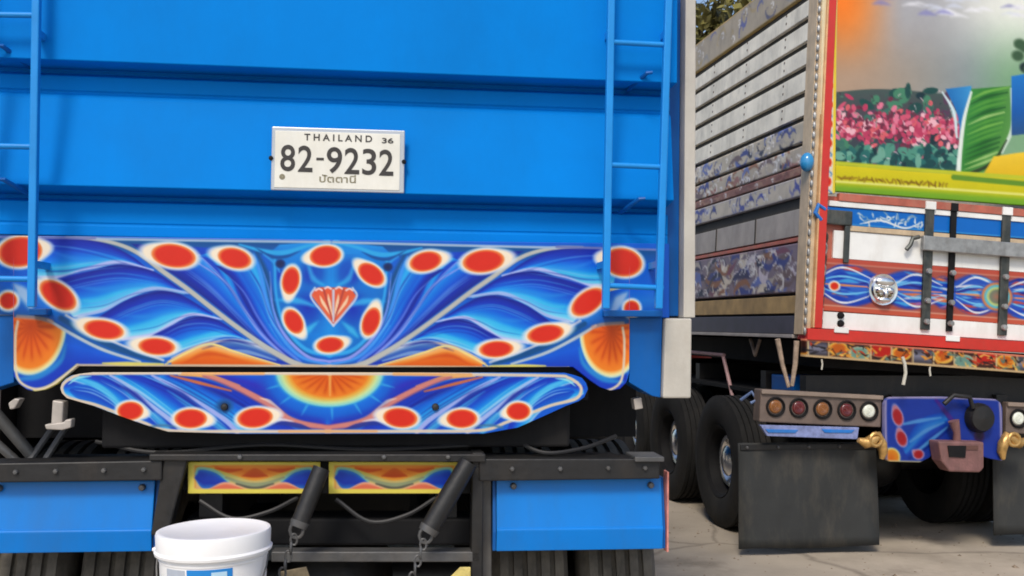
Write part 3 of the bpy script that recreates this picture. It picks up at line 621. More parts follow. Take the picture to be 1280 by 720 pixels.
# ---- mudguard boxes, bars and struts
GUARDP = mat('glossy_mudguard_blue', (.0, .18, .60), .36, var=.08, scale=3, bump=.08, bscale=4, coat=.12, spec=.25, dirt=(.05, .09, .14), damt=.28)
def guard(x0, x1, dy=0):
    zz = lambda y: AZ(y, (x0+x1)/2)
    pf = [(.03, zz(603+dy)), (.002, zz(662+dy)), (-.004, zz(664+dy)), (-.004, zz(666+dy)), (.004, zz(691+dy)), (.016, zz(691+dy)), (.012, zz(668+dy)), (.05, zz(603+dy))]
    xa, xb = A(x0, 650)[0], A(x1, 650)[0]
    gd = obj('mudguard_cover', MB().run(pf, xa, xb), GUARDP, TA, bevel=.003)
    end = [(.05, zz(603+dy)), (.014, zz(668+dy)), (.016, zz(691+dy)), (.12, zz(691+dy)), (.12, zz(603+dy))]
    obj('side_plate', MB().run(end, xa-.012, xa-.001), BLUE_DK, gd); obj('side_plate', MB().run(end, xb+.001, xb+.012), BLUE_DK, gd)
    for fx_ in (.1, .93):
        xx = xa+(xb-xa)*fx_
        obj('cover_bolt', MB().lathe([(.0001, -.012), (.009, -.010), (.012, -.004), (.012, .01)], (xx, .015, zz(611+dy)), 'y', 8), GREYST, gd, smooth=True)
guard(-27, 190); guard(621, 829, -3)
zz = AZ(640, 830)
obj('reflector_strip', MB().box(A(829.5, 640)[0]+.013, A(829.5, 640)[0]+.019, .0, .05, AZ(690, 830), AZ(590, 830)), mat('pale_red_edge', (.60, .22, .18), .4, var=.6, scale=14), TA)
poly_part('guard_bar', [(-27, 578), (205, 574), (205, 599), (-27, 602)], -.03, .1, STEEL, TA, bevel=.005)
poly_part('guard_bar', [(598, 572), (822, 572), (822, 597), (598, 600)], -.03, .1, STEEL, TA, bevel=.005)
poly_part('guard_bar', [(790, 569), (826, 569), (826, 575), (790, 575)], -.05, .1, GREYST, TA, bevel=.003)
poly_part('guard_bracket', [(590, 565), (604, 565), (602, 760), (588, 760)], -.02, .08, STEEL, TA, bevel=.004)
poly_part('guard_bracket', [(604, 598), (616, 598), (616, 760), (604, 760)], .05, .10, GREYST, TA, bevel=.004)
poly_part('guard_bracket', [(206, 572), (236, 572), (212, 668), (190, 668)], -.02, .05, STEEL, TA, bevel=.006)
poly_part('cross_bar', [(190, 566), (606, 566), (606, 576), (190, 574)], -.04, .06, STEEL, TA, bevel=.004)
poly_part('panel_backing', [(228, 574), (590, 574), (590, 620), (228, 620)], .045, .06, BLACK, TA)
poly_part('under_beam', [(225, 655), (598, 655), (598, 690), (225, 690)], .10, .26, BLACK, TA, bevel=.01)
poly_part('under_beam', [(340, 688), (600, 688), (600, 701), (340, 701)], -.02, .05, GREYST, TA, bevel=.004)
def strut(x0, y0, x1, y1, r):
    a, b = A3(x0, y0, -.06), A3(x1, y1, -.10)
    s = obj('rear_strut', MB().tube([a, a.lerp(b, .5), b], [r, r*1.05, r*1.02], 14), STEEL, TA, smooth=True)
    d = (b-a).normalized()
    obj('strut_cap', MB().tube([b+d*-.01, b+d*.012], [r*1.1, r*1.0], 14), GREYST, s, smooth=True)
    # shackle and chain hanging from it
    c = b+d*.02
    ring = [c+Vector((math.cos(t)*.022, -.01, math.sin(t)*.026)) for t in np.linspace(0, 2*math.pi, 13)]
    obj('shackle', MB().tube(ring, .006, 7), GREYST, s, smooth=True)
    p = c+Vector((-.008, -.012, -.03))
    for i in range(8):
        q = MB(); tt = np.linspace(0, 2*math.pi, 11); f = i % 2
        q.tube([p+Vector((math.cos(t)*.011*(1-f), math.cos(t)*.011*f, math.sin(t)*.019)) for t in tt], .0042, 6)
        obj('chain_link', q, GREYST, s, smooth=True); p = p+Vector((-.009, 0, -.028))
strut(402, 585, 374, 655, .030); strut(586, 578, 536, 662, .033)
poly_part('yellow_tag', [(556, 722), (574, 704), (587, 704), (587, 724)], -.06, -.05, mat('yellow_sticker', (.62, .50, .16), .5, var=.3, scale=30), TA)
poly_part('yellow_tag', [(352, 712), (384, 706), (390, 724), (352, 724)], -.03, -.02, mat('brown_sticker', (.22, .17, .10), .6, var=.4, scale=30), TA)
for x, y in ((20, 590), (70, 589), (130, 588), (180, 587), (640, 586), (700, 586), (760, 585), (806, 585), (300, 571), (480, 571), (560, 571)):
    c = A3(x, y, -.03 if (x < 200 or x > 600) else -.04)
    obj('bolt', MB().lathe([(.0001, -.012), (.007, -.011), (.009, -.006), (.009, .002)], tuple(c), 'y', 6), GREYST, TA)
HOSE = mat('black_hose', (.012, .012, .013), .5, var=.2)
for pts in ([(250, 626, .03), (290, 648, -.0), (335, 640, .0), (372, 622, .04)], [(420, 624, .03), (462, 652, .0), (508, 644, .0), (545, 622, .04)], [(120, 552, .1), (200, 566, .05), (330, 556, .06), (470, 562, .05), (640, 553, .08)], [(640, 548, .1), (680, 566, .03), (730, 560, .05), (770, 545, .12)]):
    obj('hose', MB().tube(smooth_path([tuple(A3(*q)) for q in pts], 6), .008, 8), HOSE, TA, smooth=True)
for s_ in (-1, 1):
    for k in range(6): obj('leaf_spring', MB().box(s_*.62-.04, s_*.62+.04, .3+k*.07, 1.7-k*.07, .84-k*.018, .855-k*.018), STEEL, TA)
# step on which the bucket stands
zs = .46
obj('rear_step', MB().box(A(150, 700)[0], A(420, 700)[0], -.62, .1, zs-.04, zs), STEEL, TA, bevel=.004)
# chassis underneath
ch = MB(); ch.box(-.46, -.38, .12, 8.0, .86, 1.12); obj('chassis_rail', ch, STEEL, TA)
ch = MB(); ch.box(.38, .46, .12, 8.0, .86, 1.12); obj('chassis_rail', ch, STEEL, TA)
for y in (.28, 1.6, 3.0, 4.4): obj('cross_member', MB().box(-1.1, 1.1, y, y+.12, 1.02, 1.14), STEEL, TA)
zb2 = A(415, 541)[1]
obj('tail_beam', MB().box(A(120, 545)[0], A(716, 545)[0], .06, .2, zb2-.06, zb2+.1), BLACK, TA, bevel=.01)
obj('tail_beam', MB().box(A(90, 545)[0], A(736, 545)[0], .02, .06, A(415, 500)[1], A(415, 440)[1]), BLACK, TA)  # black backing board added so the gap between the boards stays dark
obj('differential', MB().ball((0, .74, .575), .24, .26, .24, 18, 12), STEEL, TA, smooth=True)
for s_ in (-1, 1):
    wa = MB(); aa = np.linspace(R(-8), R(72), 12); n_ = len(aa)
    for x_ in (s_*.52, s_*1.235):
        for a in aa: wa.v.append((x_, .74+.66*math.cos(a), .575+.66*math.sin(a)))
    for i in range(n_-1): wa.f.append((i, i+1, n_+i+1, n_+i))
    o_ = obj('dark_arch_screen', wa, BLACK, TA, smooth=True); m_ = o_.modifiers.new('thick', 'SOLIDIFY'); m_.thickness = .01  # black curved sheet added to darken the space above the tyres
    obj('dark_side_screen', MB().box(min(s_*1.215, s_*1.235), max(s_*1.215, s_*1.235), .3 if s_ < 0 else 1.35, 3.05, .86, 1.56), mat('brown_black_screen', (.03, .024, .02), .7, var=.4, scale=5, dirt=(.1, .08, .06), damt=.4) if s_ < 0 else bpy.data.materials['brown_black_screen'], TA)  # added dark sheet, stands in for the shade under the truck sides
    obj('dark_filler_box', MB().box(min(s_*.6, s_*1.22), max(s_*.6, s_*1.22), 3.1, 5.2, .35, 1.16), BLACK, TA, bevel=.02)  # added black box, hides bright ground to keep the underside dark
obj('axle', MB().tube([(-1.1, .74, .575), (1.1, .74, .575)], .075, 14), STEEL, TA, smooth=True)
obj('axle', MB().tube([(-1.1, 2.1, .575), (1.1, 2.1, .575)], .075, 14), STEEL, TA, smooth=True)
obj('dark_view_block', MB().box(-.9, .9, 2.95, 3.0, .3, 1.05), BLACK, TA)  # black sheet added to block the light seen beyond the axles
obj('dark_underbed_fill', MB().box(-.5, .5, .13, 6.0, 1.15, 1.56), BLACK, TA)  # black filler added below the bed in place of deep shade
obj('dark_cross_fill', MB().box(-1.2, 1.2, .42, .5, 1.2, 1.56), BLACK, TA)  # black bar added only to darken the opening under the bed
obj('gearbox', MB().box(-.35, .35, 1.5, 2.1, .55, .95), STEEL, TA, bevel=.05)
DUSTY_LIT = mat('dusty_lit_tyre_rubber', (.10, .09, .075), .85, var=.4, scale=10, bump=.2, bscale=40, dirt=(.24, .21, .16), damt=.6, spec=.25)  # dusty rubber, colour raised further to stand in for light on the tread
def tyre_mesh(rad, wd, nm, rb_=None):
    p = [(rad*.56, -wd*.42), (rad*.62, -wd*.5), (rad*.80, -wd*.53), (rad*.93, -wd*.49), (rad*.985, -wd*.42)]
    for i in range(5):
        a = -wd*.36+i*wd*.18
        p += [(rad, a-wd*.055), (rad, a+wd*.055)]
        if i < 4: p += [(rad*.968, a+wd*.06), (rad*.968, a+wd*.12)]
    p += [(rad*.985, wd*.42), (rad*.93, wd*.49), (rad*.80, wd*.53), (rad*.62, wd*.5), (rad*.56, wd*.42)]
    return MB().lathe(p, axis='x', n=48).mesh(nm, rb_ or RUBBER, True)
def rim_mesh(rad, wd, side, m):
    p = [(rad*.57, side*wd*.40), (rad*.55, side*wd*.44), (rad*.50, side*wd*.36), (rad*.47, -side*wd*.1), (rad*.40, -side*wd*.2), (rad*.30, -side*wd*.18), (.001, -side*wd*.18)]
    return MB().lathe(p, axis='x', n=32).mesh('rim', BLACK, True)
def hub_mesh(rad, wd, side, m):
    p = [(rad*.40, -side*wd*.18), (rad*.41, side*wd*.05), (rad*.39, side*wd*.11), (rad*.34, side*wd*.09), (rad*.28, -side*wd*.08), (rad*.25, -side*wd*.08), (rad*.23, side*wd*.16), (rad*.14, side*wd*.24), (.001, side*wd*.25)]
    return MB().lathe(p, axis='x', n=28).mesh('hub_cap', m, True)
def wheels(parent, xs, ys, rad, wd, rimm, rb_=None):
    tm = tyre_mesh(rad, wd, 'tyre', rb_)
    for y in ys:
        for x, side in xs:
            wh = bpy.data.objects.new('wheel', None); COL.objects.link(wh); wh.parent = parent; wh.location = (x, y, rad)
            t = bpy.data.objects.new('tyre', tm); COL.objects.link(t); t.parent = wh
            if side:
                rm = bpy.data.objects.new('rim', rim_mesh(rad, wd, side, rimm)); COL.objects.link(rm); rm.parent = wh
                hc = bpy.data.objects.new('hub_cap', hub_mesh(rad, wd, side, rimm)); COL.objects.link(hc); hc.parent = wh
wheels(TA, [(-1.09, -1), (-.75, 0), (.75, 0), (1.09, 1)], [.74, 2.1], .575, .29, SILVER, DUSTY_LIT)
wheels(TA, [(-1.05, -1), (1.05, 1)], [7.3], .53, .28, SILVER)
# grey bracketry seen at the left below the board
obj('brace', MB().tube([A3(-20, 500, .2), A3(42, 572, .25)], .022, 10), GREYST, TA, smooth=True)
obj('brace', MB().tube([A3(-25, 535, .2), A3(30, 585, .22)], .016, 10), GREYST, TA, smooth=True)
obj('brace', MB().tube([A3(66, 535, .3), A3(34, 580, .22)], .012, 8), GREYST, TA, smooth=True)
obj('brace', MB().tube([A3(82, 535, .3), A3(50, 585, .22)], .012, 8), GREYST, TA, smooth=True)
PALEST = mat('pale_galvanised_bracket', (.42, .38, .34), .5, metal=.2, var=.25, scale=12)
poly_part('pale_bracket', [(66, 500), (80, 502), (78, 532), (64, 532)], -.005, .05, PALEST, TA, bevel=.005)
poly_part('pale_bracket', [(58, 530), (82, 527), (84, 524), (92, 523), (91, 534), (80, 537), (60, 536)], -.02, .02, PALEST, TA, bevel=.004)
poly_part('pale_bracket', [(10, 504), (18, 498), (25, 499), (18, 511), (12, 512)], .0, .05, PALEST, TA, bevel=.004)
poly_part('lamp_bracket', [(796, 500), (806, 498), (808, 512), (798, 514)], .05, .1, PALEST, TA, bevel=.003)

# ================================================================== CARGO TRUCK
TB = thing('cargo_truck', 'brightly painted cargo truck with red framed tailgate and slatted side', 'truck', M_B0)
def bp(name, pts, y0, y1, m, bevel=.003, parent=None): return poly_part(name, pts, y0, y1, m, parent or TB, B, bevel, parent is None)
SL = math.tan(R(2.8)) + .0                     # used only as a reading aid for sloping pixel rows
def row(y, x): return y+(x-1100)*.075          # a level line of this truck as it runs in the photograph
XB0, XB1 = -HW, HW
zrow = lambda y: BZ(row(y, 1100), 1100)
ZBT = BZ(-60)
def bbox(name, x0, x1, y0, y1, za, zb, m, bevel=.003, parent=None):
    return obj(name, MB().box(x0, x1, y0, y1, min(za, zb), max(za, zb)), m, parent or TB, parent is None, bevel)
bx = lambda px, py=330: B(px, py)[0]
# frame
xl1 = bx(1026); xl2 = bx(1042)
bbox('corner_post', XB0-.04, XB0+.02, -.02, .12, zrow(424), ZBT, CREAM)
bbox('corner_post', XB1-.02, XB1+.04, -.02, .12, zrow(424), ZBT, CREAM)
bbox('frame_edging', XB0+.021, XB0+.0335, -.052, .05, zrow(415), ZBT, mat('orange_cream_edging', (.62, .36, .17), .45, var=.3, scale=8))
bbox('rear_frame', XB0+.034, XB0+.092, -.05, .05, zrow(415), ZBT, RED)
bbox('rear_frame', XB1-.098, XB1-.021, -.05, .05, zrow(415), ZBT, RED)
bbox('bottom_beam', XB0-.02, XB1+.02, -.06, .1, zrow(430), zrow(416), RED)
# decorated strip beside the mural
def paint_strip(P):
    m = lambda a, b: B(a, b); p = Paint(P, (240, 226, 190), m, 1/177)
    for y in range(-60, 250, 24):
        p.blob(1036-(y-100)*.02, y, 4, 6, 0, None, ringw=2.5); p.stroke([(1032, y+10), (1037, y+14), (1034, y+18)], 2, (80, 140, 200))
    p.stroke([(1042.5, -60), (1040, 240)], 3.4, (246, 216, 40))
    return p.final()
column_panel('ornament_strip', np.linspace(1024.5, 1043, 18), lambda x: -60, lambda x: 243, 150, lambda a, b: B(a-(b-100)*.012, b), -.03, .03, paint_strip, PAINT, TB, True)
# landscape painting
def paint_scene(P):
    m = lambda a, b: B(a, b); p = Paint(P, (120, 140, 150), m, 1/177); rg = random.Random(3)
    def px_of(P):
        k = np.array([m(1043, 120), m(1280, 120), m(1043, 250)]); e = np.stack([k[1]-k[0], k[2]-k[0]], 1)
        q = (P-k[0])@np.linalg.inv(e).T; return 1043+q[:, 0]*237, 120+q[:, 1]*130
    X, Y = px_of(P)
    # airbrushed sky
    o = np.array([250, 130, 34.]); gq = np.array([172, 172, 176.]); wq = np.array([236, 238, 228.]); tq = np.array([136, 150, 154.]); gr = np.array([126, 168, 128.])
    a = sstep(1050, 1130, X)[:, None]; top = o*(1-a)+gq*a; b = sstep(1150, 1260, X)[:, None]; top = top*(1-b)+wq*b
    a = sstep(1040, 1240, X)[:, None]; low = np.array([178, 150, 126.])*(1-a)+tq*a; b = sstep(1190, 1270, X)[:, None]; low = low*(1-b)+gr*b
    t = sstep(0, 105, Y)[:, None]; p.c = top*(1-t)+low*t
    for i in range(60):
        x, y = rg.uniform(1080, 1290), rg.uniform(-50, 22)
        p.stroke([(x, y), (x+10, y-2), (x+22, y+1)], [2, rg.uniform(3, 8), 2], rg.choice([(240, 240, 245), (130, 130, 190), (214, 220, 236)]), soft=3, alpha=.7, both=False)
    # dark foliage ground of the flower bed
    p.leaf([(1040, 116), (1100, 112), (1180, 118)], [(1040, 214), (1100, 214), (1208, 216)], [(0, (70, 86, 82)), (.5, (76, 60, 76)), (1, (30, 84, 76))], both=False)
    for i in range(90):
        x, y = rg.uniform(1042, 1196), rg.uniform(114, 206)
        c = rg.choice([(30, 74, 70), (60, 110, 96), (88, 60, 84), (24, 50, 58), (70, 130, 100)])
        p.blob(x, y, rg.uniform(4, 9), rg.uniform(3, 6), rg.uniform(0, 180), None, core=c, rim=c, glow=c, edge=c, both=False, ringw=2)
    for i in range(330):
        x = rg.uniform(1044, 1196); y = 160+rg.gauss(0, 12)+((x-1110)/80)**2*6
        if x < 1075: y -= 8
        c = rg.choice([(206, 84, 112), (186, 60, 94), (222, 120, 146), (236, 180, 190), (150, 50, 78), (110, 44, 66), (214, 96, 104)])
        p.blob(x, y, rg.uniform(1.6, 4.6), rg.uniform(1.2, 3), rg.uniform(0, 180), None, core=c, rim=c, glow=c, edge=c, both=False, ringw=1.5)
    for i in range(70):
        x, y = rg.uniform(1044, 1196), rg.uniform(186, 206); c = rg.choice([(40, 104, 100), (80, 146, 126), (24, 70, 72), (110, 166, 146)])
        p.blob(x, y, rg.uniform(4, 9), rg.uniform(3, 5), rg.uniform(0, 180), None, core=c, rim=c, glow=c, edge=c, both=False, ringw=2)
    for i in range(120):
        x, y = rg.uniform(1042, 1198), rg.uniform(116, 208); L = rg.uniform(3, 8); a = rg.uniform(0, 3.14)
        p.stroke([(x, y), (x+L*.5*math.cos(a), y-L*.5*math.sin(a)-1), (x+L*math.cos(a), y-L*math.sin(a))], [.6, 1.6, .6], rg.choice([(20, 50, 46), (96, 150, 116), (240, 206, 214), (70, 30, 50), (50, 100, 84)]), soft=.8, both=False, alpha=.7)
    # water and green slope
    p.leaf([(1180, 112), (1196, 150), (1198, 205)], [(1212, 108), (1214, 150), (1204, 208)], [(0, (30, 110, 180)), (1, (60, 150, 210))], both=False)
    p.leaf([(1212, 112), (1202, 160), (1196, 216)], [(1264, 108), (1262, 160), (1240, 208), (1214, 220)], [(0, (60, 140, 60)), (.5, (46, 120, 40)), (1, (90, 150, 70))], both=False)
    for i in range(16):
        y = 116+i*6.2; p.stroke([(1210-i*.5, y+10), (1230, y), (1258-i*1.0, y-6)], [1, 4, 2], rg.choice([(130, 190, 80), (24, 80, 30), (90, 160, 60), (180, 214, 130)]), both=False, alpha=.75)
    p.stroke([(1176, 116), (1190, 140), (1194, 172)], [2, 5, 3], (206, 228, 232), both=False); p.stroke([(1212, 116), (1203, 150), (1198, 190), (1196, 216)], [3, 5, 6, 7], (226, 236, 226), both=False)
    p.stroke([(1262, 112), (1263, 160), (1250, 190)], [4, 5, 5], (206, 226, 206), both=False); p.stroke([(1256, 176), (1238, 204), (1205, 220)], [2, 5, 5], (40, 60, 30), both=False)
    p.leaf([(1262, 96), (1300, 92), (1420, 92)], [(1262, 170), (1300, 168), (1420, 172)], [(0, (30, 120, 200)), (.6, (20, 90, 170)), (1, (40, 80, 130))], both=False)
    p.leaf([(1240, 196), (1300, 190), (1420, 196)], [(1225, 222), (1300, 226), (1420, 232)], [(0, (240, 200, 50)), (1, (222, 180, 20))], both=False)
    for i in range(30):
        c = rg.choice([(30, 50, 40), (60, 90, 60), (20, 36, 40)]); p.disc(rg.uniform(1268, 1420), rg.uniform(50, 90), 9, 7, [(0, c), (1, c)], soft=.4)
    for i in range(8): p.stroke([(1262+rg.uniform(0, 120), 178+rg.uniform(-5, 8)), (1272+rg.uniform(0, 120), 180)], 5, (214, 206, 196), both=False)
    # yellow border with a row of lettering-like marks, then green
    p.leaf([(1040, 206), (1200, 219), (1420, 234)], [(1040, 252), (1200, 262), (1420, 280)], [(0, (216, 200, 20)), (.45, (196, 190, 10)), (.62, (120, 168, 30)), (1, (80, 140, 36))], both=False)
    p.stroke([(1040, 204), (1200, 217), (1420, 232)], 5, (190, 196, 40), both=False); p.stroke([(1040, 227), (1200, 238), (1420, 254)], 3, (226, 226, 120), both=False)
    p.stroke([(1190, 222), (1300, 232), (1420, 240)], 7, (70, 130, 40), both=False, alpha=.8); p.stroke([(1040, 246), (1200, 254), (1420, 270)], 4, (60, 120, 40), both=False)
    for i in range(30):
        x = 1048+i*4.6; y = 222.5+(x-1047)*.07; a = rg.uniform(0, 3.14); q = rg.uniform(2, 3.6)
        p.stroke([(x-q*math.cos(a), y-q*math.sin(a)), (x+rg.uniform(-1, 1), y+rg.uniform(-1, 1)), (x+q*math.cos(a), y+q*math.sin(a))], [2, 3, 2], rg.choice([(132, 96, 6), (150, 120, 10), (110, 76, 6)]), soft=1.2, both=False, alpha=.8)
    return p.final(.98)
column_panel('landscape_panel', np.linspace(1043, 1418, 260), lambda x: -60, lambda x: row(244, x), 220, B, -.02, .03, paint_scene, PAINT, TB, True)
# rails and boards of the lower tailgate
def level(name, ya, yb, y0, y1, m, xa=1043, xb=None, bevel=.002, ref=1100):
    return bbox(name, bx(xa), (XB1-.1 if xb is None else bx(xb)), y0, y1, BZ(row(ya, ref), ref), BZ(row(yb, ref), ref), m, bevel)
level('tailgate_sheet', 250, 416, .012, .05, SALMON, 1026)
level('mural_rail', 246.5, 256, -.03, .012, SALMON)
level('edge_trim', 256.5, 263, -.022, .012, WHITE, 1032)
level('edge_trim', 285.5, 292, -.02, .012, CREAM, 1058)
wp1 = level('white_panel', 292.5, 327, -.010, .012, WHITE, 1040)
level('white_panel', 394, 415, -.012, .012, WHITE, 1026)
def paint_name(P):
    m = lambda a, b: B(a, row(b, a)); p = Paint(P, (6, 110, 205), m, 1/177); rg = random.Random(4)
    p.stroke([(1024, 284), (1420, 284)], 2, (60, 150, 220), both=False)
    for i in range(34):
        x = 1074+i*2.3; y = 274+rg.uniform(-6, 6); a = rg.uniform(0, 3.14); q = rg.uniform(2.5, 5)
        p.stroke([(x-q*math.cos(a), y-q*math.sin(a)), (x+rg.uniform(-2, 2), y+rg.uniform(-2, 2)), (x+q*math.cos(a), y+q*math.sin(a))], [1, 2.6, 1], rg.choice([(236, 240, 240), (190, 206, 220), (120, 160, 196)]), soft=1, both=False)
    p.stroke([(1074, 282), (1100, 276), (1130, 283), (1152, 274)], [1, 2.5, 2.5, 1], (230, 236, 240), soft=.9, both=False)
    p.stroke([(1085, 279), (1086, 289)], 2, (230, 226, 216), both=False)
    return p.final()
column_panel('name_band', np.linspace(1026, 1410, 330), lambda x: row(263.5, x), lambda x: row(285, x), 26, B, -.012, .02, paint_name, PAINT, TB, True)
def paint_band(P):
    m = lambda a, b: B(a, row(b, a)); p = Paint(P, (176, 84, 70), m, 1/177); rg = random.Random(11)
    for c0, c1, hgt in ((1022, 1103, 26), (1096, 1172, 24), (1160, 1196, 20), (1186, 1250, 26), (1240, 1330, 26), (1320, 1420, 26)):
        p.leaf([(c0, 360-hgt*.5), ((c0+c1)/2, 360-hgt), (c1, 360-hgt*.5)], [(c0, 360+hgt*.5), ((c0+c1)/2, 360+hgt), (c1, 360+hgt*.5)], [(0, (30, 70, 180)), (.5, (50, 110, 210)), (1, (30, 60, 180))], soft=3, both=False)
        for i in range(26):
            y0 = rg.uniform(-1, 1); x0 = rg.uniform(c0, c1-20); L = rg.uniform(18, 42); f = .5+.5*math.sin(math.pi*(x0-c0)/(c1-c0)); g2 = .5+.5*math.sin(math.pi*min(1, (x0+L-c0)/(c1-c0)))
            c = rg.choice([(16, 60, 180), (16, 60, 180), (20, 90, 200), (60, 160, 230), (110, 190, 240), (226, 120, 70), (200, 70, 60), (150, 110, 200), (226, 226, 236), (30, 40, 140)])
            p.stroke([(x0, 360+y0*hgt*f), (x0+L*.5, 360+y0*hgt*(f+g2)*.52+rg.uniform(-2, 2)), (x0+L, 360+y0*hgt*g2)], [1, rg.uniform(3, 6), 1], c, soft=1.4, both=False)
    for c0, c1, hgt in ((1022, 1090, 22), (1118, 1176, 20), (1194, 1250, 22), (1250, 1330, 22), (1330, 1416, 22)):
        for k_ in range(5):
            yy = (k_-2)/2*hgt; w_ = c1-c0
            p.stroke([(c0, 360+yy*.35), (c0+w_*.45, 360+yy), (c1, 360+yy*.45)], [1, 2.6, 1], ((236, 238, 244), (120, 200, 246), (240, 150, 80), (120, 200, 246), (236, 238, 244))[k_], soft=.8, both=False)
    p.stroke([(1024, 333), (1420, 333)], 2, (236, 196, 170), both=False); p.stroke([(1024, 387), (1420, 387)], 2, (236, 196, 170), both=False)
    for cx in (1245, 1400):
        p.disc(cx, 360, 24, 20, [(0, (170, 120, 100)), (.4, (120, 130, 110)), (.55, (200, 214, 130)), (.7, (80, 190, 220)), (.85, (232, 130, 60)), (1, (40, 90, 200))], soft=.15)
    for cx in (1042,):
        p.blob(cx, 362, 6, 5, 0, None, both=False, ringw=3)
    p.stroke([(1024, 330), (1420, 330)], 7, (196, 84, 66), both=False); p.stroke([(1024, 391), (1420, 391)], 8, (206, 92, 66), both=False)
    return p.final()
column_panel('painted_band', np.linspace(1026, 1410, 300), lambda x: row(327.5, x), lambda x: row(393.5, x), 60, B, -.012, .03, paint_band, PAINT, TB, True)
def paint_orn(P):
    m = lambda a, b: B(a, row(b, a)); p = Paint(P, (60, 30, 24), m, 1/177)
    for i, x in enumerate(range(1006, 1420, 26)):
        j = i % 5
        if j in (0,): p.leaf([(x, 431), (x+13, 431), (x+24, 431)], [(x, 452), (x+13, 452), (x+24, 452)], [(0, (40, 34, 44)), (.5, (130, 130, 150)), (1, (40, 34, 40))], both=False)
        elif j in (1, 4): p.blob(x+12, 440, 11, 7, 0, None, core=(200, 96, 20), rim=(244, 184, 70), glow=(240, 200, 90), edge=(230, 140, 40), both=False, ringw=3)
        elif j == 2: p.blob(x+12, 444, 12, 7, 0, None, core=(110, 150, 136), rim=(150, 190, 170), glow=(190, 190, 160), edge=(120, 160, 140), both=False, ringw=3)
        else: p.blob(x+12, 438, 14, 7, 0, None, core=(190, 30, 16), rim=(190, 40, 20), glow=(200, 120, 80), edge=(190, 30, 16), both=False, ringw=3)
        p.stroke([(x, 432), (x, 450)], 2, (214, 190, 140), both=False)
    rg = random.Random(8)
    for i in range(170):
        x, y = rg.uniform(1004, 1416), rg.uniform(432, 450)
        p.stroke([(x, y), (x+rg.uniform(-6, 6), y+rg.uniform(-5, 5)), (x+rg.uniform(-9, 9), y+rg.uniform(-5, 5))], [1, rg.uniform(1.5, 4), 1], rg.choice([(60, 30, 20), (30, 26, 30), (240, 190, 90), (196, 60, 24), (226, 150, 50), (90, 120, 110)]), soft=1, both=False)
    p.stroke([(1000, 431.5), (1420, 431.5)], 3, (224, 130, 100), both=False); p.stroke([(1000, 452), (1420, 452)], 4, (206, 176, 130), both=False)
    return p.final()
column_panel('ornament_board', np.linspace(1003, 1415, 260), lambda x: row(430.6, x), lambda x: row(453, x), 26, B, -.05, .08, paint_orn, PAINT, TB, True)
# hinges, bars and latches
def vbar(name, px, wpx, ya, yb, m, dep=-.035):
    xx = bx(px); hw = wpx/177/2
    return bbox(name, xx-hw, xx+hw, dep, -.0125, BZ(row(ya, px)-.075*0, px), BZ(row(yb, px), px), m, .004)
for px, wp_, m_ in ((1157, 12, DKBAR), (1187, 8, BLACK), (1253, 12, DKBAR)):
    h = vbar('hinge_bar', px, wp_, 254, 408, m_)
    xx = bx(px)
    obj('hinge_block', MB().box(xx-wp_/300, xx+wp_/300, -.045, -.0125, BZ(row(258, px), px), BZ(row(248, px), px)), WHITE if m_ is DKBAR else BLACK, h, bevel=.003)
    for yy in (335, 372, 398):
        obj('hinge_knuckle', MB().lathe([(.0001, -.03), (.018, -.028), (.022, -.02), (.022, 0)], (xx, -.034, BZ(row(yy, px), px)), 'y', 10), SILVER, h, smooth=True)
bbox('locking_bar', bx(1146), XB1-.12, -.075, -.036, BZ(row(310, 1200), 1200), BZ(row(292, 1200), 1200), SILVER, .006)
obj('bar_hook', MB().tube([B3(1149, 296, -.05), B3(1141, 298, -.05), B3(1138, 306, -.05), B3(1133, 312, -.05)], .016, 8), DKBAR, TB, True, smooth=True)
vbar('latch_bar', 1055, 7, 286, 332, DKBAR)
level('latch_arm', 268, 286, -.04, -.0125, DKBAR, 1028, 1060, .008)
obj('corner_hook', MB().tube([B3(1031, 262, -.04), B3(1023, 256, -.05), B3(1019, 266, -.05), B3(1026, 275, -.04)], .016, 8), BBLUE, TB, True, smooth=True)
for i in range(9):
    c = B3(1031-i*.9, 298+i*13.2, -.03)
    obj('chain_link', MB().tube([c+Vector((math.cos(t)*.018, -.012*math.sin(t*2)*.4, math.sin(t)*.042)) for t in np.linspace(0, 2*math.pi, 11)], .010, 6), SILVER if i % 2 else DKBAR, TB, True, smooth=True)
for px in (1049, 1187):
    h = bbox('hinge_plate', bx(px)-.05, bx(px)+.06, -.07, -.0605, BZ(row(420, px), px), BZ(row(413, px), px), WHITE, .003)
for yy in (398, 408):
    c = B3(1051, row(yy, 1051), -.02); obj('latch_pin', MB().lathe([(.0001, -.025), (.022, -.02), (.026, 0)], (c.x, -.0125, c.z), 'y', 10), BLACK, TB, True, smooth=True)
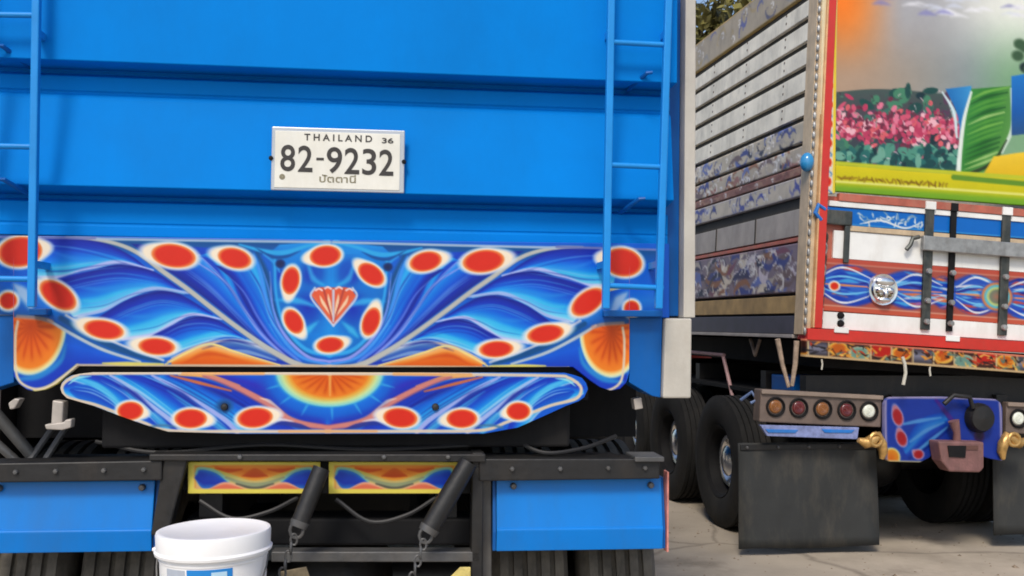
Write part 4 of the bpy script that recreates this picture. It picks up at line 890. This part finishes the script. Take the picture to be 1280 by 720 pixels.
# chrome emblem: a round boss with a raised moulded relief
c = B3(1103, 362, -.02)
em = obj('emblem', MB().lathe([(.0001, -.035), (.05, -.038), (.085, -.034), (.095, -.02), (.112, -.022), (.118, -.01), (.118, 0)], (c.x, -.0125, c.z), 'y', 28), CHROME, TB, True, smooth=True)
r_ = MB()
r_.ball((c.x, -.055, c.z+.055), .075, .022, .035); r_.ball((c.x-.04, -.055, c.z-.005), .03, .022, .022); r_.ball((c.x+.04, -.055, c.z-.005), .03, .022, .022)
r_.ball((c.x, -.06, c.z-.03), .022, .026, .035); r_.ball((c.x, -.055, c.z-.075), .05, .02, .022)
obj('emblem_relief', r_, CHROME, em, smooth=True)
rr = MB()
for a in range(7): rr.ball((c.x+.06*math.cos(R(200+a*23.3)), -.052, c.z+.06*math.sin(R(200+a*23.3))), .012, .012, .012, 8, 5)
obj('emblem_bronze_beads', rr, mat('bronze_relief', (.16, .12, .05), .4, metal=.6, var=.3), em, smooth=True)  # small bronze beads in an arc on the lower emblem

# ---- slatted left side
def zside(py, px=997): return BS(px, py)[1]
y_end = 7.2
def side_board(name, pa, pb, m, proud=.0, th=.03, parent=None):
    return obj(name, MB().box(XB0-proud-th, XB0-proud, .125, y_end, zside(pb), zside(pa)), m, TB, True, .004)
obj('side_wall', MB().box(XB0+.0, XB0+.05, .122, y_end, zside(420), zside(-38)), GAPM, TB, True)
obj('side_wall', MB().box(XB1-.05, XB1, .122, y_end, zside(420), zside(-38)), SLAT, TB, True)
obj('front_wall', MB().box(XB0+.05, XB1-.05, y_end-.05, y_end, zside(420), zside(-38)), SLAT, TB, True)
obj('body_floor', MB().box(XB0+.05, XB1-.05, .122, y_end-.05, zside(422), zside(408)), STEEL, TB, True)
ys_ = [8, 35, 64, 92, 123, 153]
for a, b in zip(ys_[:-1], ys_[1:]):
    side_board('slat', a+5.5, b-2.5, SLAT, .0, .035)
def paint_side(seed, base, cols, dens, band, big=1.):
    def f(P):
        p = Paint(P, base, lambda a, b: (a, b), 1/177); rg = random.Random(seed)
        lo, hi = P.min(0), P.max(0); n = int(dens*(hi[0]-lo[0]))
        hgt = hi[1]-lo[1]
        for i in range(n):
            x = rg.uniform(lo[0], hi[0]); yv = rg.uniform(lo[1], hi[1]); L = rg.uniform(.06, .22)*big; c = rg.choice(cols); sg = rg.choice((-1, 1)); h_ = min(hgt*.4, rg.uniform(.03, .09))
            p.stroke([(x, yv), (x+L*.35, yv+sg*h_), (x+L*.8, yv+sg*h_*.6), (x+L, yv-sg*h_*.3), (x+L*.75, yv-sg*h_*.5)], [1, rg.uniform(3, 8)*big, rg.uniform(3, 6)*big, 2, 1], c, soft=1.2, both=False)
        return_light = [(214, 212, 214), (230, 226, 222)]
        for i in range(n//2):
            x = rg.uniform(lo[0], hi[0]); yv = rg.uniform(lo[1], hi[1]); r0 = rg.uniform(.015, .04)*big
            p.stroke([(x+r0*math.cos(t), yv+r0*math.sin(t)*.8) for t in np.linspace(0, 4.6, 7)], [1, 3, 2], rg.choice(return_light), soft=1, both=False, alpha=.85)
        if band: p.stroke([(lo[0], lo[1]), (hi[0], lo[1])], 4, band, both=False); p.stroke([(lo[0], hi[1]), (hi[0], hi[1])], 4, band, both=False)
        return p.final(1.05)
    return f
def side_paint(name, pa, pb, seed, base, cols, dens=14, band=None, proud=.03, big=1.):
    z0, z1 = zside(pb), zside(pa); nx, nz = 340, max(8, int((z1-z0)/.012)); L = 7.2
    xs = np.linspace(.125, L, nx); zs_ = np.linspace(z0, z1, nz)
    P = np.stack(np.meshgrid(xs, zs_, indexing='ij'), -1).reshape(-1, 2); V = np.stack([np.full(len(P), XB0-proud), P[:, 0], P[:, 1]], 1)
    ii, jj = np.meshgrid(np.arange(nx-1), np.arange(nz-1), indexing='ij'); q = (ii*nz+jj).ravel(); Fc = np.stack([q, q+nz, q+nz+1, q+1], 1)
    ring = [i*nz for i in range(nx)]+[(nx-1)*nz+j for j in range(1, nz)]+[i*nz+nz-1 for i in range(nx-2, -1, -1)]+[j for j in range(nz-2, 0, -1)]
    n0 = len(V); bk = V[ring].copy(); bk[:, 0] = XB0-.001; k = len(ring)
    sk = np.array([(ring[(i+1) % k], ring[i], n0+i, n0+(i+1) % k) for i in range(k)])
    return paint_mesh(name, np.vstack([V, bk]), np.vstack([Fc, sk]), paint_side(seed, base, cols, dens, band, big)(P), ring, PAINTD, TB, True)
BV = [(58, 66, 130), (170, 160, 150), (110, 90, 90), (206, 194, 176), (50, 50, 70), (96, 110, 170), (140, 96, 70)]
side_paint('painted_slat', -40, 4, 1, (170, 156, 134), [(96, 100, 150), (150, 146, 140), (170, 150, 110), (90, 88, 110)], 10, (170, 140, 70))
side_paint('painted_slat', 157, 182, 2, (186, 174, 154), BV, 16, None, .03, 1.4)
side_paint('painted_slat', 187, 209, 3, (178, 164, 146), BV+[(150, 100, 90)], 16, None, .03, 1.4)
side_paint('painted_slat', 211, 222, 4, (130, 84, 70), [(110, 60, 50), (150, 110, 90)], 10)
side_paint('painted_slat', 224, 248, 5, (190, 178, 160), [(60, 64, 130), (70, 76, 150), (56, 56, 104), (120, 120, 160)], 9, (160, 152, 150))
side_board('lower_panel', 263, 296, mat('dull_lilac_grey', (.37, .33, .29), .6, var=.15, scale=5, dirt=(.12, .1, .09), damt=.5), 0, .03)
for yy in (.9, 1.75): obj('panel_batten', MB().box(XB0-.036, XB0-.031, yy, yy+.018, zside(296), zside(263)), GAPM, TB, True)
side_board('trim_strip', 298, 303, SALMON, 0, .035)
side_paint('painted_slat', 305, 366, 6, (124, 110, 122), BV+[(200, 190, 200), (120, 70, 90), (54, 50, 84)], 34, (120, 100, 110), .03, 2.0)
side_board('trim_strip', 370, 392, mat('dull_ochre', (.36, .24, .10), .6, var=.3, scale=6, dirt=(.1, .07, .05), damt=.5), 0, .03)
side_board('skirt_rail', 395, 418, mat('dark_slate_paint', (.055, .052, .07), .5, var=.3, scale=6), 0, .03)
side_board('edge_rail', 418.5, 423, mat('dull_silver_rail', (.33, .30, .28), .5, var=.2, scale=6), 0, .05)
obj('side_lamp', MB().ball((XB0-.06, -.01, zside(211)), .05, .05, .07, 14, 10), mat('blue_lens', (.03, .24, .5), .2, var=.2, coat=.4), TB, True, smooth=True)
ps = MB(); n_ = 40
for i in range(n_):
    zq = zrow(420)+(ZBT-zrow(420))*i/n_; ps.ball((XB0-.03, -.035, zq), .013, .013, .03, 8, 5)
tag(obj('bead_trim', ps, SILVER, TB, True, smooth=True), kind='stuff')
NAIL = mat('rusty_nail_head', (.10, .07, .05), .6, var=.3)
nails = MB()
for y0 in (20, 49, 78, 107, 138):
    for t_ in (.5, 1.25, 2.0, 2.75):
        zq = zside(y0)
        for k in (-.03, .03): nails.box(XB0-.0375, XB0-.0352, t_-.008, t_+.008, zq+k-.008, zq+k+.008)
tag(obj('board_nails', nails, NAIL, TB, True), kind='stuff')
# ---- underneath: light bars, hitch, flaps
def light_bar(x0, x1, xlamps):
    za, zb = BZ(491, 1020), BZ(532, 1020)
    lb = obj('light_bar', MB().box(x0, x1, .10, .22, zb, za), BUMPR, TB, True, .008)
    obj('bar_lip', MB().box(x0, x1, .08, .0995, za-.03, za), mat('dull_tan_lip', (.26, .20, .16), .5, var=.2) if 'dull_tan_lip' not in bpy.data.materials else bpy.data.materials['dull_tan_lip'], lb, bevel=.004)
    zc = BZ(512, 1020)
    for x, m_ in xlamps:
        l_ = obj('lamp', MB().lathe([(.072, .005), (.072, -.012), (.064, -.016), (.055, -.006), (.054, .0)], (x, .10, zc), 'y', 24), BLACK, lb, smooth=True)
        obj('lens', MB().lathe([(.0001, -.016), (.008, -.017), (.011, -.014), (.017, -.016), (.02, -.0125), (.027, -.0145), (.03, -.011), (.038, -.0115), (.046, -.006), (.050, .004)], (x, .10, zc), 'y', 20), m_, l_, smooth=True)
    return lb
zl = 512
light_bar(B(950, 511, .1)[0], B(1102, 511, .1)[0], [(B(px, 512, .1)[0], m_) for px, m_ in ((969, AMBER), (998, REDL), (1028, AMBER), (1058, REDL), (1086, WHL))])
xh = B(1180, 535, .1)[0]
light_bar(2*xh-B(1102, 511, .1)[0], 2*xh-B(950, 511, .1)[0], [(2*xh-B(px, 512, .1)[0], m_) for px, m_ in ((969, AMBER), (998, REDL), (1028, AMBER), (1058, REDL), (1086, WHL))])
bp('blue_trim', [(957, 533), (1082, 536), (1080, 551), (966, 547)], .09, .13, mat('lilac_blue_trim', (.20, .24, .45), .45, var=.5, scale=14), .004)
for a in (985, 1056): bp('trim_slot', [(a-22, 538), (a+20, 539), (a+16, 543), (a-18, 542.5)], .084, .0895, BBLUE, .002)
def paint_hitch(P):
    p = Paint(P, (26, 60, 170), lambda a, b: B(a, b, .06), 1/170)
    p.leaf([(1128, 560), (1150, 525), (1180, 515)], [(1136, 575), (1160, 560), (1190, 535)], [(0, (0, 70, 190)), (.4, (40, 130, 220)), (.6, (20, 70, 190)), (1, (10, 40, 140))], both=False)
    for q in ([(1130, 530), (1150, 526), (1176, 522)], [(1138, 552), (1158, 538), (1180, 528)], [(1144, 566), (1164, 550), (1184, 534)]): p.stroke(q, [3, 5, 2], (80, 150, 225), both=False)
    p.stroke([(1170, 500), (1186, 520), (1196, 530)], [4, 6, 2], (70, 40, 150), both=False)
    for a in ((1122, 521, 6, 10, 20, 110), (1127, 548, 6, 9, 25, 110), (1148, 568, 6, 5, 0, 150)): p.blob(*a, core=(176, 30, 40), rim=(200, 130, 150), glow=(150, 150, 210), edge=(180, 60, 70), both=False, ringw=3)
    p.disc(1114, 572, 13, 13, [(0, (226, 110, 20)), (.7, (236, 150, 40)), (.85, (236, 220, 130)), (1, (60, 120, 200))], soft=.1)
    for a in ((1234, 520, 8, 12), (1224, 545, 7, 9)): p.disc(*a, [(0, (40, 30, 60)), (1, (70, 30, 100))], soft=.3)
    p.stroke([(1108, 576), (1107, 505), (1113, 497), (1240, 499), (1250, 507), (1252, 576)], 3, (170, 160, 200), both=False); p.stroke([(1110, 577), (1180, 579)], 3, (220, 210, 160), both=False)
    return p.final(.7)
column_panel('painted_hitch_plate', np.linspace(1106, 1253, 100), lerp([(1106, 505), (1109, 499), (1114, 496.5), (1180, 496), (1244, 499), (1250, 503), (1253, 510)]), lerp([(1106, 573), (1112, 577), (1150, 578), (1162, 572), (1170, 560), (1190, 560), (1200, 562), (1240, 574), (1253, 576)]), 60, lambda a, b: B(a, b, .06), .06, .04, paint_hitch, PAINT, TB, True)
cp = obj('tow_coupling', MB().prism([B(*q, -.05) for q in ((1170, 551), (1227, 552), (1227, 584), (1222, 590), (1184, 589), (1174, 576))], -.08, .05), PINKM, TB, True, .012)
obj('coupling_mouth', MB().prism([B(*q, -.08) for q in ((1184, 557), (1207, 557), (1206, 572), (1186, 571))], -.088, -.081), BLACK, cp)
obj('coupling_mouth', MB().prism([B(*q, -.08) for q in ((1207, 557), (1222, 557), (1222, 562), (1207, 562))], -.088, -.081), mat('rust_brown', (.10, .045, .035), .7, var=.3), cp)
obj('coupling_pin', MB().tube([B3(1196, 553, .0), B3(1196, 540, -.01), B3(1192, 526, -.01)], [.03, .025, .04], 12), PINKM, TB, True, smooth=True)
obj('coupling_handle', MB().tube([B3(1180, 505, .0), B3(1192, 494, -.01), B3(1212, 496, -.01), B3(1216, 510, .0)], .018, 10), STEEL, TB, True, smooth=True)
obj('hitch_drum', MB().lathe([(.0001, -.08), (.09, -.07), (.11, -.03), (.11, .06)], tuple(B3(1222, 522, .06)), 'y', 20), STEEL, TB, True, smooth=True)
for s, cx in ((1, 1092), (-1, 1264)):
    f = lambda dx, dy: B3(cx+s*dx, 553+dy, .04)
    tl = obj('tow_loop', MB().tube([f(-19, -3), f(-10, 1), f(-2, -2), f(6, -8), f(10, 2), f(12, 12), f(10, 21)], [.018, .04, .045, .035, .04, .034, .016], 10), GOLD, TB, True, smooth=True)
    obj('loop_eye', MB().tube([f(0, -4)+Vector((math.cos(t)*.045, -.03, math.sin(t)*.045)) for t in np.linspace(0, 6.283, 13)], .014, 8), GOLD, tl, smooth=True)
def flap(x0, x1, yt, yb):
    q = MB(); nx, nz = 10, 10
    a = B(x0, yt, .25); b = B(x1, yb, .25)
    for i in range(nx+1):
        for j in range(nz+1):
            xx = a[0]+(b[0]-a[0])*i/nx; zz_ = a[1]+(b[1]-a[1])*j/nz
            q.v.append((xx, .25-.03*math.sin(j/nz*1.5)+.018*math.sin(i*.9+j*.25)*(j/nz), zz_+.008*math.sin(i*.8)*(j == nz)))
    for i in range(nx):
        for j in range(nz): q.f.append((i*(nz+1)+j, i*(nz+1)+j+1, (i+1)*(nz+1)+j+1, (i+1)*(nz+1)+j))
    o = obj('mud_flap', q, FLAP, TB, smooth=True); m_ = o.modifiers.new('thick', 'SOLIDIFY'); m_.thickness = .012
    obj('clamp_strip', MB().box(a[0]+.01, b[0]-.01, .225, .238, a[1]-.05, a[1]-.01), STEEL, o, bevel=.003)
    for k in range(5):
        xx = a[0]+.06+(b[0]-a[0]-.12)*k/4; obj('flap_bolt', MB().lathe([(.0001, -.012), (.009, -.010), (.012, -.003), (.012, .004)], (xx, .225, a[1]-.03), 'y', 8), GREYST, o)
flap(921, 1087, 540, 676); flap(1238, 1404, 540, 676)
# chassis
for s in (-1, 1): obj('chassis_rail', MB().box(min(s*.38, s*.47), max(s*.38, s*.47), .15, 9.2, .88, 1.16), STEEL, TB)
for y in (.2, .9, 2.4, 3.8): obj('cross_member', MB().box(-1.12, 1.12, y, y+.1, 1.1, 1.3), STEEL, TB)
obj('dark_underbed_fill', MB().box(-1.0, 1.0, .2, 7.0, zside(423)-.2, zside(423)-.01), BLACK, TB, True)  # added black filler, shuts out the sky between floor and chassis
obj('tail_plate', MB().box(-1.05, 1.05, .30, .34, .93, 1.30), STEEL, TB)
obj('blue_side_box', MB().box(-1.12, -.75, .42, .8, .98, 1.28), BLUE_DK, TB, bevel=.01)
for y in (1.25, 2.55, 3.85):
    obj('axle', MB().tube([(-1.0, y, .53), (1.0, y, .53)], .08, 14), STEEL, TB, smooth=True)
    obj('differential', MB().ball((0, y, .53), .23, .25, .23, 16, 10), STEEL, TB, smooth=True)
obj('air_tank', MB().tube([(-.3, .55, .8), (.3, .55, .8)], .13, 16), BLACK, TB, smooth=True)
obj('centre_skirt', MB().box(-.55, .55, 3.3, 3.33, .35, 1.2), BLACK, TB)
for s_ in (-1, 1):
    obj('dark_filler_box', MB().box(min(s_*.6, s_*1.15), max(s_*.6, s_*1.15), 4.7, 6.6, .35, 1.25), BLACK, TB, bevel=.02)  # black box added to make the space between the trucks dark
    obj('wheel_shield', MB().box(min(s_*.5, s_*1.2), max(s_*.5, s_*1.2), .75, 3.4, 1.12, 1.15), BLACK, TB)
wheels(TB, [(-1.26, -1), (-.91, 0), (.60, 0), (.94, 1)], [1.25, 2.55, 3.85], .54, .28, CHROME)
wheels(TB, [(-1.18, -1), (.92, 1)], [8.4], .54, .28, CHROME)
# pink side guard and straps at the left
xg = XB0+.05
def G(px, py): p = hit(M_B, px, py, 0, xg); return Vector((xg, p.y, p.z))
obj('side_guard', MB().tube([G(862, 440), G(905, 444)], .018, 8), mat('dusty_pink_rail', (.33, .20, .20), .55, var=.25, scale=12), TB, True, smooth=True)
obj('side_guard', MB().tube([G(904, 445), G(910, 470), G(916, 497)], .016, 8), bpy.data.materials['dusty_pink_rail'], TB, True, smooth=True)
obj('bracket_foot', MB().tube([B3(972, 424, .1), B3(978, 455, .12), B3(986, 484, .1), B3(990, 482, .08), B3(994, 455, .06), B3(996, 426, .05)], [.02, .016, .014, .014, .018, .02], 8), mat('rusty_cream_strap', (.36, .27, .20), .6, var=.4, scale=20), TB, True, smooth=True)
obj('bracket_foot', MB().tube([G(938, 424), G(944, 444), G(950, 424)], .014, 8), bpy.data.materials['rusty_cream_strap'], TB, True, smooth=True)
obj('cable', MB().tube([B3(926, 500, .3), B3(940, 490, .25), B3(946, 500, .2), B3(938, 504, .2)], .012, 8), mat('pale_blue_hose', (.12, .18, .34), .5, var=.3), TB, True, smooth=True)
# hanging cords
def cord(pts, r, label):
    q = MB().tube([M_B @ B3(*p) for p in pts], r, 7); o = obj('cord', q, ROPE, None, smooth=True); tag(o, label, 'cord', None)
cord([(1128, 446, -.055), (1131, 455, -.06), (1132, 466, -.06), (1129, 481, -.06)], .012, 'pale curled cord hanging below the middle of the ornament board')
cord([(1163, 455, -.04), (1162, 462, -.04), (1163, 470, -.04)], .007, 'thin short cord hanging right of the thicker pale cord')
cord([(1027, 449, -.04), (1028, 455, -.04), (1027, 462, -.04)], .006, 'short grey cord end hanging near the left corner of the red beam')

def cab(T, x0, x1, y0, y1, top, m_, tl):
    c_ = obj('cab', MB().prism([(x0, .75), (x1, .75), (x1, top-.25), (x1-.12, top), (x0+.12, top), (x0, top-.25)], y0, y1), m_, T, bevel=.04)
    G_ = bpy.data.materials.get('cab_glass') or mat('cab_glass', (.02, .025, .03), .08, var=.05)
    for xx, s_ in ((x0, -1), (x1, 1)):
        obj('window', MB().box(min(xx, xx+s_*.012), max(xx, xx+s_*.012), y0+.35, y1-.25, 1.75, top-.35), G_, c_, bevel=.01)
        obj('door_seam', MB().box(min(xx, xx+s_*.008), max(xx, xx+s_*.008), y0+.25, y0+.27, .85, top-.35), BLACK, c_)
cab(TA, -1.18, 1.18, 6.45, 8.2, 2.75, BLUE, 0)
cab(TB, -1.2, 1.05, 7.45, 9.3, 2.85, RED, 0)
# ================================================================== bucket
r = ray(272, 661); dB = 3.12; pB = CAM+r*(dB/r.y); RB = 140/F*dB/2
hb = pB.z-zs-.005
Mb = Matrix.Translation((pB.x, pB.y, zs+.004)) @ Matrix.Rotation(R(-1.2), 4, 'Y')
TK = thing('paint_bucket', 'white lidded plastic bucket with blue label behind the blue truck', 'bucket', Mb)
rb = RB*.93
obj('bucket_wall', MB().lathe([(.001, 0), (rb*.86, 0), (rb*.88, .008), (rb*.985, hb-.085), (rb*1.0, hb-.083), (rb*1.0, hb-.078), (rb*.985, hb-.076), (rb*.99, hb-.02), (.001, hb-.02)], n=56), WHITEP, TK, smooth=True)
lidm = MB().lathe([(RB*.93, hb-.062), (RB*1.0, hb-.064), (RB*1.01, hb-.056), (RB*.975, hb-.050), (RB*.985, hb-.006), (RB*.972, hb+.001), (RB*.93, hb+.003), (RB*.90, hb+.002), (RB*.88, hb), (.001, hb+.001)], n=56)
lid = obj('lid', lidm, WHITEP, TK, smooth=True)
obj('lid_tab', MB().box(-RB*1.06, -RB*.96, -.02, .02, hb-.063, hb-.052), WHITEP, lid, bevel=.003)
def wrap(a0, a1, z0, z1, rr_, m_, name, n=14):
    q = MB()
    for i in range(n+1):
        a = R(a0+(a1-a0)*i/n)
        for zq in (z0, z1):
            k = rb*(.88+(.985-.88)*(zq-.008)/(hb-.083))+rr_
            q.v.append((k*math.sin(a), -k*math.cos(a), zq))
    for i in range(n): q.f.append((2*i, 2*i+2, 2*i+3, 2*i+1))
    return obj(name, q, m_, TK)
wrap(-12, 36, .10, hb-.088, .0015, LBLUE, 'label')
wrap(14, 30, .12, hb-.096, .0025, LPALE, 'label_panel'); wrap(-40, -14, .13, hb-.09, .0012, mat('label_grey', (.45, .5, .58), .4, var=.2), 'label_panel')
hd = [(rb*1.05*math.cos(t), -rb*1.1*math.sin(t)*.55-.01, hb-.075-.20*math.sin(t)) for t in np.linspace(0, math.pi, 20)]
obj('wire_handle', MB().tube(hd, .0028, 7), GREYST, TK, smooth=True)

# ================================================================== trees behind
def leafmat(name, c):
    m = mat(name, c, .6, var=.55, scale=1.1); return m
LEAF1 = leafmat('olive_leaves', (.17, .15, .035)); LEAF2 = leafmat('dark_leaves', (.03, .045, .014)); BARK = mat('bark', (.09, .065, .045), .9, var=.4, scale=5, bump=.6, bscale=14)
def tree(x, y, h, cr, m_, label, seed, n=5200):
    rg = random.Random(seed); T = thing('tree', label, 'tree', Matrix.Translation((x, y, 0))); T['group'] = 'trees behind the cargo truck'
    tk = MB(); tk.tube([(0, 0, 0), (.12, .05, h*.25), (.05, -.1, h*.5), (.1, 0, h*.8)], [.32, .24, .18, .07], 10)
    tips = []
    for i in range(9):
        a = rg.random()*6.28; b0 = Vector((.06, -.05, h*rg.uniform(.34, .6))); e = Vector((math.cos(a)*cr*rg.uniform(.5, .9), math.sin(a)*cr*rg.uniform(.5, .9), h*rg.uniform(.55, .95)))
        tk.tube([b0, b0.lerp(e, .5)+Vector((0, 0, .3)), e], [.11, .07, .025], 7); tips.append(e)
    obj('trunk', tk, BARK, T, smooth=True)
    cl = []
    for e in tips+[Vector((0, 0, h*.9)), Vector((0, 0, h*.7))]:
        for _ in range(4): cl.append((e+Vector((rg.gauss(0, .6), rg.gauss(0, .6), rg.gauss(0, .5))), rg.uniform(.4, .95)))
    q = MB()
    for i in range(n):
        c_, rr_ = rg.choice(cl); d = Vector((rg.gauss(0, 1), rg.gauss(0, 1), rg.gauss(0, .8))).normalized()*rr_*rg.random()**.4; p = c_+d
        s_ = rg.uniform(.07, .16); u = Vector((rg.gauss(0, 1), rg.gauss(0, 1), rg.gauss(0, 1))).normalized(); v = u.orthogonal().normalized()*.55
        q.add([p-u*s_, p+v*s_, p+u*s_, p-v*s_], [(0, 1, 2, 3)])
    me = bpy.data.meshes.new('crown'); me.from_pydata(q.v, [], q.f); me.materials.append(m_); obj('crown', me, None, T)
r = ray(905, 45)
def at(px, d): q = ray(px, 200); return q.x/q.y*d
tree(at(915, 19), 19, 7.5, 2.5, LEAF1, 'olive green tree right behind the painted truck side, nearer and taller', 5, 7500)
tree(at(860, 24), 24, 8.6, 2.8, LEAF2, 'dark green tree farther back behind the blue truck corner', 6)
